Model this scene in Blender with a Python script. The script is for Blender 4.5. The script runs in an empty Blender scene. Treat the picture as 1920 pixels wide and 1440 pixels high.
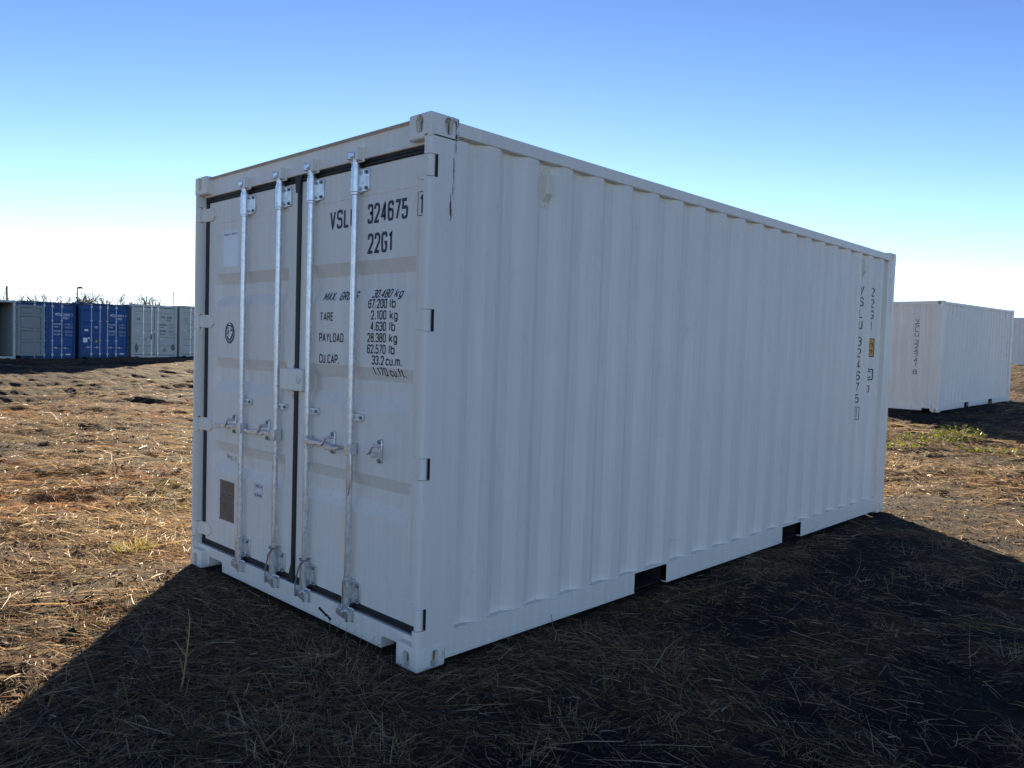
import bpy, bmesh, math, random
import numpy as np
from mathutils import Vector, Matrix

random.seed(7)
rng = np.random.default_rng(7)
S = bpy.context.scene
COL = S.collection
R = math.radians

# ------------------------------------------------------------------ camera
CAM = np.array([2.797, -2.3055, 1.5288])
YAW, PITCH, ROLL, FPX = -0.76994, -0.04529, 0.03165, 1476.95
cd = bpy.data.cameras.new('camera')
cam = bpy.data.objects.new('camera', cd)
COL.objects.link(cam)
_f = Vector((math.sin(YAW)*math.cos(PITCH), math.cos(YAW)*math.cos(PITCH), math.sin(PITCH)))
_r = Vector((math.cos(YAW), -math.sin(YAW), 0))
_u = _r.cross(_f)
_r2 = math.cos(ROLL)*_r + math.sin(ROLL)*_u
_u2 = -math.sin(ROLL)*_r + math.cos(ROLL)*_u
cam.matrix_world = Matrix(((_r2.x, _u2.x, -_f.x, CAM[0]), (_r2.y, _u2.y, -_f.y, CAM[1]), (_r2.z, _u2.z, -_f.z, CAM[2]), (0, 0, 0, 1)))
cd.sensor_width = 36.0
cd.lens = 36.0*FPX/1920.0
cd.clip_start = 0.05
cd.clip_end = 6000
S.camera = cam

# ------------------------------------------------------------------ world, sun, exposure
SUN_EL = R(10.5)
SX, SY = -0.745, 0.667                      # horizontal direction towards the sun
W = bpy.data.worlds.new('World')
S.world = W
W.use_nodes = True
nt = W.node_tree
bg = nt.nodes['Background']
sky = nt.nodes.new('ShaderNodeTexSky')
sky.sky_type = 'NISHITA'
sky.sun_disc = False
sky.sun_elevation = SUN_EL
sky.sun_rotation = math.atan2(SX, SY)       # clockwise from +Y
sky.altitude = 700
sky.air_density = 0.5
sky.dust_density = 0.006
sky.ozone_density = 1.8
tint = nt.nodes.new('ShaderNodeVectorMath'); tint.operation = 'MULTIPLY'   # camera white balance for the shade
tint.inputs[1].default_value = (1.25, 1.0, 0.87)
nt.links.new(sky.outputs[0], tint.inputs[0])
# one response curve for the whole dome: contrast first (deep blue overhead, pale horizon), then a soft shoulder
GAM, PIV, KD = 1.75, 3.0, 0.12
pre = nt.nodes.new('ShaderNodeVectorMath'); pre.operation = 'SCALE'; pre.inputs['Scale'].default_value = 1/PIV
gam = nt.nodes.new('ShaderNodeGamma'); gam.inputs[1].default_value = GAM
post = nt.nodes.new('ShaderNodeVectorMath'); post.operation = 'SCALE'; post.inputs['Scale'].default_value = PIV
kv = nt.nodes.new('ShaderNodeVectorMath'); kv.operation = 'MULTIPLY_ADD'
kv.inputs[1].default_value = (KD, KD, KD)
kv.inputs[2].default_value = (1, 1, 1)
dv = nt.nodes.new('ShaderNodeVectorMath'); dv.operation = 'DIVIDE'
nt.links.new(tint.outputs[0], pre.inputs[0])
nt.links.new(pre.outputs[0], gam.inputs[0])
nt.links.new(gam.outputs[0], post.inputs[0])
nt.links.new(post.outputs[0], kv.inputs[0])
nt.links.new(post.outputs[0], dv.inputs[0])
nt.links.new(kv.outputs[0], dv.inputs[1])
nt.links.new(dv.outputs[0], bg.inputs[0])
bg.inputs[1].default_value = 0.085
sl = bpy.data.lights.new('sun', 'SUN')
sl.energy = 4.4
sl.angle = R(0.55)
sl.color = (1.0, 0.80, 0.56)
sun = bpy.data.objects.new('sun', sl)
COL.objects.link(sun)
sd = Vector((SX*math.cos(SUN_EL), SY*math.cos(SUN_EL), math.sin(SUN_EL)))
sun.rotation_euler = sd.to_track_quat('Z', 'Y').to_euler()
sun.location = (-20, 20, 30)
S.view_settings.view_transform = 'Standard'
S.view_settings.look = 'None'
S.view_settings.gamma = 1.0
S.view_settings.exposure = 2.38
S.view_settings.use_curve_mapping = False

# ------------------------------------------------------------------ helpers
def tag(o, label=None, cat=None, group=None, kind=None):
    for k, v in (('label', label), ('category', cat), ('group', group), ('kind', kind)):
        if v:
            o[k] = v
    return o

def empty(name, loc=(0, 0, 0), rz=0.0):
    o = bpy.data.objects.new(name, None)
    COL.objects.link(o)
    o.location = loc
    o.rotation_euler = (0, 0, rz)
    o.empty_display_size = 0.2
    return o

def link(name, me, mat, parent=None):
    o = bpy.data.objects.new(name, me)
    COL.objects.link(o)
    if mat is not None and not me.materials:
        me.materials.append(mat)
    if parent is not None:
        o.parent = parent
    return o

def copy_obj(o, parent):
    c = o.copy()
    COL.objects.link(c)
    c.parent = parent
    return c

def copy_tree(o, parent=None):
    c = copy_obj(o, parent)
    for ch in list(o.children):
        copy_tree(ch, c)
    return c

class MB:
    def __init__(s):
        s.v = []; s.f = []
    def add(s, vs, fs):
        b = len(s.v)
        s.v += [tuple(map(float, q)) for q in vs]
        s.f += [tuple(i+b for i in q) for q in fs]
        return s
    def box(s, x0, x1, y0, y1, z0, z1):
        return s.add([(x0,y0,z0),(x1,y0,z0),(x1,y1,z0),(x0,y1,z0),(x0,y0,z1),(x1,y0,z1),(x1,y1,z1),(x0,y1,z1)],
                     [(0,3,2,1),(4,5,6,7),(0,1,5,4),(1,2,6,5),(2,3,7,6),(3,0,4,7)])
    def prism(s, prof, axis, a, b):
        """closed 2D profile extruded along axis (0,1,2) from a to b"""
        n = len(prof)
        def P(q, t):
            if axis == 2: return (q[0], q[1], t)
            if axis == 1: return (q[0], t, q[1])
            return (t, q[0], q[1])
        vs = [P(q, a) for q in prof]+[P(q, b) for q in prof]
        fs = [(i, (i+1) % n, n+(i+1) % n, n+i) for i in range(n)]
        fs += [tuple(range(n))[::-1], tuple(range(n, 2*n))]
        return s.add(vs, fs)
    def sheet(s, prof, axis, a, b):
        """open 2D profile extruded along axis: a thin sheet"""
        n = len(prof)
        def P(q, t):
            if axis == 2: return (q[0], q[1], t)
            if axis == 1: return (q[0], t, q[1])
            return (t, q[0], q[1])
        vs = [P(q, a) for q in prof]+[P(q, b) for q in prof]
        return s.add(vs, [(i, i+1, n+i+1, n+i) for i in range(n-1)])
    def tube(s, pts, rad, n=10, cap=True):
        pts = [Vector(q) for q in pts]
        m = len(pts)
        rr = rad if isinstance(rad, (list, tuple)) else [rad]*m
        vs = []
        ref = None
        for i, q in enumerate(pts):
            t = (pts[min(i+1, m-1)]-pts[max(i-1, 0)]).normalized()
            if ref is None:
                ref = Vector((1, 0, 0)) if abs(t.x) < .9 else Vector((0, 1, 0))
            a = (ref-t*ref.dot(t)).normalized()
            ref = a
            b = t.cross(a)
            for k in range(n):
                an = 2*math.pi*k/n
                vs.append(q+(a*math.cos(an)+b*math.sin(an))*rr[i])
        fs = [(i*n+k, i*n+(k+1) % n, (i+1)*n+(k+1) % n, (i+1)*n+k) for i in range(m-1) for k in range(n)]
        if cap:
            fs += [tuple(range(n))[::-1], tuple(range((m-1)*n, m*n))]
        return s.add(vs, fs)
    def mesh(s, name='mesh', off=(0, 0, 0), fix=True):
        me = bpy.data.meshes.new(name)
        o = off
        me.from_pydata([(a-o[0], b-o[1], c-o[2]) for a, b, c in s.v], [], s.f)
        if fix:
            bm = bmesh.new(); bm.from_mesh(me)
            bmesh.ops.recalc_face_normals(bm, faces=bm.faces)
            bm.to_mesh(me); bm.free()
        me.update()
        return me
    def build(s, name, mat, parent=None, off=(0, 0, 0), smooth=None, bevel=0, seg=2):
        me = s.mesh(name, off)
        if smooth:
            me.polygons.foreach_set('use_smooth', [True]*len(me.polygons))
            me.set_sharp_from_angle(angle=R(smooth))
        o = link(name, me, mat, parent)
        if bevel:
            m = o.modifiers.new('bevel', 'BEVEL')
            m.width = bevel; m.segments = seg; m.limit_method = 'ANGLE'; m.angle_limit = R(40)
            m.harden_normals = False
        return o

# ------------------------------------------------------------------ materials
def new_mat(name):
    m = bpy.data.materials.new(name)
    m.use_nodes = True
    t = m.node_tree
    return m, t, t.nodes['Principled BSDF']

def N(t, typ, **kw):
    n = t.nodes.new(typ)
    for k, v in kw.items():
        setattr(n, k, v)
    return n

def ramp(t, fac, stops):
    n = t.nodes.new('ShaderNodeValToRGB')
    e = n.color_ramp.elements
    while len(e) < len(stops):
        e.new(0.5)
    for q, (p, c) in zip(e, stops):
        q.position = p
        q.color = (*c, 1) if len(c) == 3 else c
    t.links.new(fac, n.inputs[0])
    return n

def noise(t, vec, scale, detail=4, rough=.55, dist=0.0):
    n = t.nodes.new('ShaderNodeTexNoise')
    n.inputs['Scale'].default_value = scale
    n.inputs['Detail'].default_value = detail
    n.inputs['Roughness'].default_value = rough
    n.inputs['Distortion'].default_value = dist
    t.links.new(vec, n.inputs['Vector'])
    return n

def mapping(t, vec, sc):
    n = t.nodes.new('ShaderNodeMapping')
    n.inputs['Scale'].default_value = sc
    t.links.new(vec, n.inputs[0])
    return n.outputs[0]

def mixc(t, fac, a, b, mode='MIX'):
    n = t.nodes.new('ShaderNodeMix')
    n.data_type = 'RGBA'
    n.blend_type = mode
    for sck, v in ((0, fac), (6, a), (7, b)):
        if hasattr(v, 'is_linked') or isinstance(v, bpy.types.NodeSocket):
            t.links.new(v, n.inputs[sck])
        else:
            n.inputs[sck].default_value = v if sck == 0 else (*v, 1)
    return n.outputs[2]

def paint(name, col, rough=.42, dirt=.25, streak=.05, dirtcol=(.32, .27, .2), bump=.08):
    """sprayed container paint: faint vertical streaks, grime specks, orange peel"""
    m, t, b = new_mat(name)
    tc = N(t, 'ShaderNodeTexCoord')
    o = tc.outputs['Object']
    st = noise(t, mapping(t, o, (9, 9, .35)), 4.0, 3)
    big = noise(t, o, 1.3, 4)
    c1 = ramp(t, st.outputs[0], [(.3, tuple(x*(1-streak) for x in col)), (.7, tuple(min(1, x*(1+streak*.5)) for x in col))])
    dn = noise(t, mapping(t, o, (6, 6, 2.2)), 3.0, 8, .7)
    dm = ramp(t, dn.outputs[0], [(.58, (0, 0, 0)), (.8, (dirt,)*3)])
    c2 = mixc(t, dm.outputs[0], c1.outputs[0], dirtcol)
    c3 = ramp(t, big.outputs[0], [(.3, (.95, .95, .95)), (.7, (1, 1, 1))])
    c4 = mixc(t, 1.0, c2, c3.outputs[0], 'MULTIPLY')
    t.links.new(c4, b.inputs['Base Color'])
    rr = ramp(t, dn.outputs[0], [(.3, (rough,)*3), (.8, (min(1, rough+.25),)*3)])
    t.links.new(rr.outputs[0], b.inputs['Roughness'])
    pn = noise(t, o, 260, 2)
    wn = noise(t, mapping(t, o, (1, 1, .4)), 5.0, 3)
    ad = N(t, 'ShaderNodeMath', operation='MULTIPLY_ADD')
    t.links.new(wn.outputs[0], ad.inputs[0]); ad.inputs[1].default_value = 6.0
    t.links.new(pn.outputs[0], ad.inputs[2])
    bp = N(t, 'ShaderNodeBump')
    bp.inputs['Strength'].default_value = bump
    bp.inputs['Distance'].default_value = .0012
    t.links.new(ad.outputs[0], bp.inputs['Height'])
    t.links.new(bp.outputs[0], b.inputs['Normal'])
    b.inputs['Specular IOR Level'].default_value = .4
    return m

def plain(name, col, rough=.6, metal=0.0, var=.12, scale=30, bump=0.0):
    m, t, b = new_mat(name)
    tc = N(t, 'ShaderNodeTexCoord')
    n = noise(t, tc.outputs['Object'], scale, 4)
    c = ramp(t, n.outputs[0], [(.3, tuple(x*(1-var) for x in col)), (.7, tuple(min(1, x*(1+var)) for x in col))])
    t.links.new(c.outputs[0], b.inputs['Base Color'])
    b.inputs['Roughness'].default_value = rough
    b.inputs['Metallic'].default_value = metal
    if bump:
        bp = N(t, 'ShaderNodeBump')
        bp.inputs['Strength'].default_value = bump
        bp.inputs['Distance'].default_value = .002
        t.links.new(n.outputs[0], bp.inputs['Height'])
        t.links.new(bp.outputs[0], b.inputs['Normal'])
    return m

M = {}
M['white'] = paint('white_paint', (.90, .835, .73), .42)
M['white_frame'] = paint('white_frame_paint', (.90, .835, .73), .38, dirt=.22)
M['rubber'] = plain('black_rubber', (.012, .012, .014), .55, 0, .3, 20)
M['ink'] = plain('navy_lettering', (.018, .026, .05), .5, 0, .2, 40)
M['ink2'] = plain('black_lettering', (.012, .012, .015), .5, 0, .2, 40)
M['whiteink'] = plain('white_lettering', (.75, .75, .75), .5)
M['dark'] = plain('dark_floor_underside', (.02, .019, .018), .9)
M['plank'] = plain('plywood_floor', (.16, .11, .07), .8)
M['chip'] = plain('chipped_primer', (.30, .30, .30), .7, 0, .4, 80)
M['sticker'] = plain('white_sticker', (.8, .8, .8), .35, 0, .03)
M['plate'] = plain('etched_brown_plate', (.20, .17, .145), .45, .5, .2, 60)
M['plate_ink'] = plain('plate_lettering', (.09, .075, .065), .5)
M['vent'] = plain('cream_plastic_vent', (.80, .75, .60), .5, 0, .05)
M['orange'] = plain('orange_sticker', (.72, .33, .03), .5, 0, .05)
M['amber'] = plain('amber_sign', (.62, .42, .06), .5, 0, .1)
M['rope'] = plain('wire_rope', (.30, .31, .32), .5, .6, .3, 400)

def galv():
    m, t, b = new_mat('galvanised_steel')
    tc = N(t, 'ShaderNodeTexCoord')
    o = tc.outputs['Object']
    n1 = noise(t, mapping(t, o, (30, 30, 6)), 3, 6, .65)
    vo = N(t, 'ShaderNodeTexVoronoi')
    vo.inputs['Scale'].default_value = 60
    t.links.new(o, vo.inputs['Vector'])
    mx = N(t, 'ShaderNodeMath', operation='ADD')
    t.links.new(n1.outputs[0], mx.inputs[0])
    m2 = N(t, 'ShaderNodeMath', operation='MULTIPLY')
    t.links.new(vo.outputs['Color'], m2.inputs[0]); m2.inputs[1].default_value = .35
    t.links.new(m2.outputs[0], mx.inputs[1])
    c = ramp(t, mx.outputs[0], [(.35, (.52, .53, .54)), (.6, (.70, .71, .72)), (.95, (.86, .87, .88))])
    t.links.new(c.outputs[0], b.inputs['Base Color'])
    b.inputs['Metallic'].default_value = .92
    r_ = ramp(t, n1.outputs[0], [(.3, (.3,)*3), (.75, (.46,)*3)])
    t.links.new(r_.outputs[0], b.inputs['Roughness'])
    bp = N(t, 'ShaderNodeBump')
    bp.inputs['Strength'].default_value = .12
    bp.inputs['Distance'].default_value = .001
    t.links.new(n1.outputs[0], bp.inputs['Height'])
    t.links.new(bp.outputs[0], b.inputs['Normal'])
    return m
M['galv'] = galv()
M['bolt'] = plain('zinc_bolt', (.22, .25, .24), .4, .8, .2)

# ------------------------------------------------------------------ stroke lettering
G_ = .46
def rr(x0, y0, x1, y1, r=.19):
    return ([(x0, y0, r), (x1, y0, r), (x1, y1, r), (x0, y1, r)], True)
GL = {
 '0': (G_, [rr(0, 0, G_, 1)]), 'O': (G_, [rr(0, 0, G_, 1)]),
 '1': (.26, [([(.04, .80), (.2, 1), (.2, 0)], False)]),
 '2': (G_, [([(0, .74), (0, 1, .2), (G_, 1, .2), (G_, .6, .1), (.0, .0), (G_, 0)], False)]),
 '3': (G_, [([(0, .78), (0, 1, .2), (G_, 1, .2), (G_, .53, .16), (.16, .53)], False), ([(.16, .53), (G_, .53, .16), (G_, 0, .2), (0, 0, .2), (0, .22)], False)]),
 '4': (G_, [([(.34, 0), (.34, 1), (0, .26), (G_, .26)], False)]),
 '5': (G_, [([(G_-.03, 1), (.03, 1), (.01, .54), (G_, .62, .2), (G_, 0, .2), (0, 0, .2), (0, .22)], False)]),
 '6': (G_, [([(G_, .78), (G_, 1, .2), (0, 1, .2), (0, 0, .2), (G_, 0, .2), (G_, .57, .18), (.01, .57)], False)]),
 '7': (G_, [([(0, 1), (G_, 1), (.14, 0)], False)]),
 '8': (G_, [rr(0, 0, G_, .53, .17), rr(.02, .53, G_-.02, 1, .17)]),
 '9': (G_, [([(0, .22), (0, 0, .2), (G_, 0, .2), (G_, 1, .2), (0, 1, .2), (0, .43, .18), (G_, .43)], False)]),
 'V': (G_, [([(0, 1), (G_/2, 0), (G_, 1)], False)]),
 'S': (G_, [([(G_, .78), (G_, 1, .2), (0, 1, .2), (0, .54, .16), (G_, .5, .16), (G_, 0, .2), (0, 0, .2), (0, .22)], False)]),
 'L': (.4, [([(0, 1), (0, 0), (.4, 0)], False)]),
 'U': (G_, [([(0, 1), (0, 0, .2), (G_, 0, .2), (G_, 1)], False)]),
 'G': (G_, [([(G_, .78), (G_, 1, .2), (0, 1, .2), (0, 0, .2), (G_, 0, .2), (G_, .47), (G_*.55, .47)], False)]),
 'C': (G_, [([(G_, .76), (G_, 1, .2), (0, 1, .2), (0, 0, .2), (G_, 0, .2), (G_, .24)], False)]),
 'M': (.62, [([(0, 0), (0, 1), (.31, .3), (.62, 1), (.62, 0)], False)]),
 'N': (.5, [([(0, 0), (0, 1), (.5, 0), (.5, 1)], False)]),
 'A': (.5, [([(0, 0), (.25, 1), (.5, 0)], False), ([(.09, .3), (.41, .3)], False)]),
 'X': (.5, [([(0, 0), (.5, 1)], False), ([(0, 1), (.5, 0)], False)]),
 'R': (G_, [([(0, 0), (0, 1), (G_, 1, .2), (G_, .48, .2), (0, .48)], False), ([(G_*.5, .48), (G_, 0)], False)]),
 'T': (G_, [([(0, 1), (G_, 1)], False), ([(G_/2, 1), (G_/2, 0)], False)]),
 'E': (.4, [([(.4, 1), (0, 1), (0, 0), (.4, 0)], False), ([(0, .52), (.36, .52)], False)]),
 'F': (.4, [([(.4, 1), (0, 1), (0, 0)], False), ([(0, .52), (.36, .52)], False)]),
 'P': (G_, [([(0, 0), (0, 1), (G_, 1, .2), (G_, .46, .2), (0, .46)], False)]),
 'Y': (.5, [([(0, 1), (.25, .5), (.5, 1)], False), ([(.25, .5), (.25, 0)], False)]),
 'D': (G_, [([(0, 0, .02), (G_, 0, .24), (G_, 1, .24), (0, 1, .02)], True)]),
 'I': (.02, [([(0, 0), (0, 1)], False)]),
 'k': (.42, [([(0, 0), (0, 1)], False), ([(.4, .68), (0, .27)], False), ([(.13, .4), (.42, 0)], False)]),
 'g': (.42, [rr(0, 0, .42, .68, .18), ([(.42, .68), (.42, -.26, .18), (.0, -.26)], False)]),
 'l': (.02, [([(0, 0), (0, 1)], False)]),
 'b': (.42, [([(0, 1), (0, 0)], False), rr(0, 0, .42, .68, .18)]),
 'c': (.4, [([(.4, .52), (.4, .68, .16), (0, .68, .18), (0, 0, .18), (.4, 0, .16), (.4, .16)], False)]),
 'u': (.42, [([(0, .68), (0, 0, .18), (.42, 0, .18), (.42, .68)], False)]),
 'm': (.66, [([(0, 0), (0, .68), (.33, .68, .14), (.33, 0)], False), ([(.33, .68), (.66, .68, .14), (.66, 0)], False)]),
 'n': (.42, [([(0, 0), (0, .68), (.42, .68, .16), (.42, 0)], False)]),
 'i': (.02, [([(0, 0), (0, .68)], False), ([(0, .86), (0, .98)], False)]),
 'q': (.42, [rr(0, 0, .42, .68, .18), ([(.42, .68), (.42, -.28)], False)]),
 'r': (.3, [([(0, 0), (0, .68), (.3, .68, .1), (.3, .54)], False)]),
 'y': (.42, [([(0, .68), (.21, 0)], False), ([(.42, .68), (.1, -.28)], False)]),
 'e': (.42, [([(0, .35), (.42, .35), (.42, .68, .18), (0, .68, .18), (0, 0, .18), (.42, 0, .15)], False)]),
 't': (.3, [([(.1, .95), (.1, 0, .13), (.3, 0)], False), ([(0, .68), (.29, .68)], False)]),
 'f': (.3, [([(.1, 0), (.1, 1, .15), (.32, 1)], False), ([(0, .68), (.29, .68)], False)]),
 '.': (.10, [([(.05, -.06), (.05, .12)], False)]),
 '-': (.35, [([(.03, .42), (.33, .42)], False)]),
 ':': (.06, [([(.03, .05), (.03, .14)], False), ([(.03, .55), (.03, .64)], False)]),
 ' ': (.38, []),
}

def fillet(pts, closed, step):
    P = [(q[0], q[1], q[2] if len(q) > 2 else 0) for q in pts]
    n = len(P)
    out = []
    for i, (x, y, r) in enumerate(P):
        if r == 0 or (not closed and i in (0, n-1)):
            out.append((x, y)); continue
        a = Vector(P[i-1][:2])-Vector((x, y)); b = Vector(P[(i+1) % n][:2])-Vector((x, y))
        r1 = min(r, a.length*.5, b.length*.5)
        a.normalize(); b.normalize()
        for k in range(6):
            tt = k/5
            q = Vector((x, y))+a*r1*(1-tt)**2+b*r1*tt**2
            out.append((q.x, q.y))
    if closed:
        out.append(out[0])
    res = [out[0]]
    for a, b in zip(out, out[1:]):
        L = math.dist(a, b)
        k = max(1, int(math.ceil(L/step)))
        for j in range(1, k+1):
            res.append((a[0]+(b[0]-a[0])*j/k, a[1]+(b[1]-a[1])*j/k))
    return res

def ribbon(mb, pts, w, fmap, closed=False):
    n = len(pts)
    vs = []
    for i, q in enumerate(pts):
        if closed:
            a = pts[i-1] if i > 0 else pts[n-2]; b = pts[i+1] if i < n-1 else pts[1]
        else:
            a = pts[max(i-1, 0)]; b = pts[min(i+1, n-1)]
        d = Vector((b[0]-a[0], b[1]-a[1]))
        if d.length < 1e-9: d = Vector((1, 0))
        d.normalize()
        # mitre
        d1 = Vector((q[0]-a[0], q[1]-a[1])); k = 1.0
        if d1.length > 1e-9 and 0 < i < n-1:
            d1.normalize(); c = abs(d1.dot(d)); k = 1/max(c, .6)
        nx, ny = -d.y*w/2*k, d.x*w/2*k
        ex, ey = (0, 0)
        vs += [fmap(q[0]+nx+ex, q[1]+ny+ey), fmap(q[0]-nx+ex, q[1]-ny+ey)]
    mb.add(vs, [(2*i, 2*i+1, 2*i+3, 2*i+2) for i in range(n-1)])

def text_into(mb, s, h, fmap, sx=1.0, stroke=.13, gap=.2, step=.12, width=None):
    """s in stroke letters of cap height h; fmap(u, v) -> 3D; width squeezes the whole line"""
    tot = sum(GL[c][0]+gap for c in s)-gap
    if width:
        sx = width/(tot*h)
    x = 0
    for c in s:
        w, strokes = GL[c]
        for pts, closed in strokes:
            q = fillet(pts, closed, step)
            q = [((x+a)*sx*h, b*h) for a, b in q]
            ribbon(mb, q, stroke*h, fmap, closed)
        x += w+gap
    return tot*sx*h

# ================================================================== LARGE STRUCTURE: terrain
def vnoise(x, y, seed):
    """smooth value noise in 0..1, vectorised"""
    g = np.random.default_rng(seed).random((256, 256))
    xi = np.floor(x).astype(np.int64); yi = np.floor(y).astype(np.int64)
    fx = x-xi; fy = y-yi
    fx = fx*fx*fx*(fx*(fx*6-15)+10); fy = fy*fy*fy*(fy*(fy*6-15)+10)
    a = g[xi & 255, yi & 255]; b = g[(xi+1) & 255, yi & 255]
    c = g[xi & 255, (yi+1) & 255]; d = g[(xi+1) & 255, (yi+1) & 255]
    return (a*(1-fx)+b*fx)*(1-fy)+(c*(1-fx)+d*fx)*fy

def fbm(x, y, seed, octs=4, gain=.5):
    s = 0; a = 1; t = 0
    for i in range(octs):
        s = s+a*vnoise(x*2**i+17.3*i, y*2**i-9.1*i, seed+i); t += a; a *= gain
    return s/t

CP = np.array([(-1.2, 3, 0), (-1.2, -1, 0), (3, -3, 0), (1, 4, 0), (-4, 1, 0), (-3, 7, 0.0), (0, 7, 0.02), (4, 2, 0), (-8, -3, 0), (8, -8, 0), (-5, 4, 0), (-8, 6, .03),
               (-2.6, 17.7, .35), (-5, 17.7, .35), (-2.6, 23.7, .455), (-5, 23.7, .455), (0, 20, .42), (-3.5, 12, .14),
               (-20, 4, .06), (-30, 6, .13), (-41.5, 8.6, .21), (-41.5, 11.3, .28), (-41.5, 13.8, .36), (-41.5, 16.4, .44), (-41.5, 3, .15), (-54, 12, .3), (-20, 14, .22),
               (-8, 48, 1.45), (-4, 47, 1.52), (-8, 56, 1.55), (-6, 34, .85), (6, 30, .9), (20, 40, 1.2), (-40, 60, 1.0), (-80, 30, .4), (-120, 60, .6), (-120, 10, .3), (40, 0, .3), (20, -30, .1), (-40, -40, .1), (60, 90, 1.5), (-60, 120, 1.2)], float)
def _k(d): return np.sqrt(d*d+9.0)
_A = _k(np.linalg.norm(CP[:, None, :2]-CP[None, :, :2], axis=2))
_w = np.linalg.solve(_A+np.eye(len(CP))*.02, CP[:, 2]-.3)

def footprint_dist(x, y):
    dx = np.maximum(np.maximum(-2.438-x, x-0.0), 0); dy = np.maximum(np.maximum(-y, y-6.058), 0)
    return np.hypot(dx, dy)

def base_height(x, y):
    z = np.full_like(x, .3)
    for (cx, cy, _), w in zip(CP, _w):
        z = z+w*_k(np.hypot(x-cx, y-cy))
    far = np.clip((np.hypot(x, y)-90)/150, 0, 1)
    return z*(1-far)+.6*far

def rut_amount(x, y):
    """wheel ruts and churned soil that run past the far row of containers"""
    m = np.exp(-((x+23)/7.5)**2)
    ph = x+1.6*np.sin(y*.12)+.5*fbm(x*.2, y*.2, 90, 2)*3
    return m*(.5+.5*np.sin(ph*2*math.pi/1.9))

def height(x, y):
    d = footprint_dist(x, y)
    amp = .22+.78*np.clip((d-.15)/2.5, 0, 1)
    z = base_height(x, y)
    lum = (fbm(x*.55, y*.55, 11, 3)-.5)*.11+(fbm(x*2.3, y*2.3, 21, 3)-.5)*.075+(fbm(x*7, y*7, 31, 2)-.5)*.04
    mid = np.clip((np.hypot(x-2, y+2)-9)/8, 0, 1)
    lum = lum+mid*((fbm(x*.35, y*.35, 41, 3)-.5)*.20+(fbm(x*1.1, y*1.1, 45, 3)-.5)*.10)
    z = z+lum*amp-.01*(1-np.clip(d/.6, 0, 1))
    z = z-.09*rut_amount(x, y)
    # keep the soil just under the parked boxes
    inside = d <= .06
    z = np.where(inside, np.minimum(z, .004), z)
    for (x0, x1, y0, y1, zb, sl) in ((-5.08, -2.56, 17.6, 23.8, .352, .018), (-8.5, -4.3, 47.0, 53.6, 1.50, 0)):
        ins = (x > x0) & (x < x1) & (y > y0) & (y < y1)
        z = np.where(ins, np.minimum(z, zb+(y-y0)*sl), z)
    ins = (x < -41.4) & (x > -54) & (y > 5.9) & (y < 19.2)
    z = np.where(ins, np.minimum(z, .20+(y-8.6)*.031), z)
    return z

def straw_mask(x, y):
    """0 bare dark soil .. 1 thick straw litter"""
    m = fbm(x*.45, y*.45, 51, 3)*.75+fbm(x*1.7, y*1.7, 61, 3)*.45+fbm(x*5, y*5, 66, 2)*.16
    m = (m-.53)*3.2
    m = m+(fbm(x*.16+3, y*.16-7, 57, 2)-.5)*1.1*(np.hypot(x-1, y) > 5)
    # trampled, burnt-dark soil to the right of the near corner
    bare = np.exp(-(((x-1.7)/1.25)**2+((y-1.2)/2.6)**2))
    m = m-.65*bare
    mat = np.exp(-(((x+.35)/1.1)**2+((y+1.5)/.7)**2))
    m = m+.35*mat
    gap = np.exp(-(((x-.1)/.8)**2+((y+.25)/.35)**2))
    m = m-.25*gap
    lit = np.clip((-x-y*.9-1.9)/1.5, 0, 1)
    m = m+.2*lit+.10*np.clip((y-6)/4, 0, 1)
    m = m-.95*rut_amount(x, y)*(x < -10)
    row = np.exp(-((x+34)/4.0)**2)
    m = m-.55*row
    return np.clip(m, 0, 1)

def axis_pts(c0, c1, st, gneg, gpos, lo, hi):
    a = list(np.arange(c0, c1+1e-6, st))
    s = st
    while a[-1] < hi:
        s *= gpos; a.append(a[-1]+s)
    s = st
    b = [a[0]]
    while b[-1] > lo:
        s *= gneg; b.append(b[-1]-s)
    return np.array(b[::-1][:-1]+a)

xs = axis_pts(-6, 5, .06, 1.015, 1.06, -2500, 2500)
ys = axis_pts(-3.5, 8, .06, 1.06, 1.015, -2500, 2500)
nx, ny = len(xs), len(ys)
GX, GY = np.meshgrid(xs, ys, indexing='ij')
gx, gy = GX.ravel(), GY.ravel()
gz = height(gx, gy)
me = bpy.data.meshes.new('ground')
me.vertices.add(nx*ny)
me.vertices.foreach_set('co', np.stack([gx, gy, gz], 1).ravel())
i = np.arange(nx-1)[:, None]*ny+np.arange(ny-1)[None, :]
q = np.stack([i, i+ny, i+ny+1, i+1], -1).reshape(-1, 4)
me.loops.add(q.size)
me.loops.foreach_set('vertex_index', q.ravel())
me.polygons.add(len(q))
me.polygons.foreach_set('loop_start', np.arange(len(q))*4)
me.polygons.foreach_set('use_smooth', np.ones(len(q), bool))
me.update()
at = me.attributes.new('straw', 'FLOAT', 'POINT')
at.data.foreach_set('value', straw_mask(gx, gy).astype(np.float32))

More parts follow.
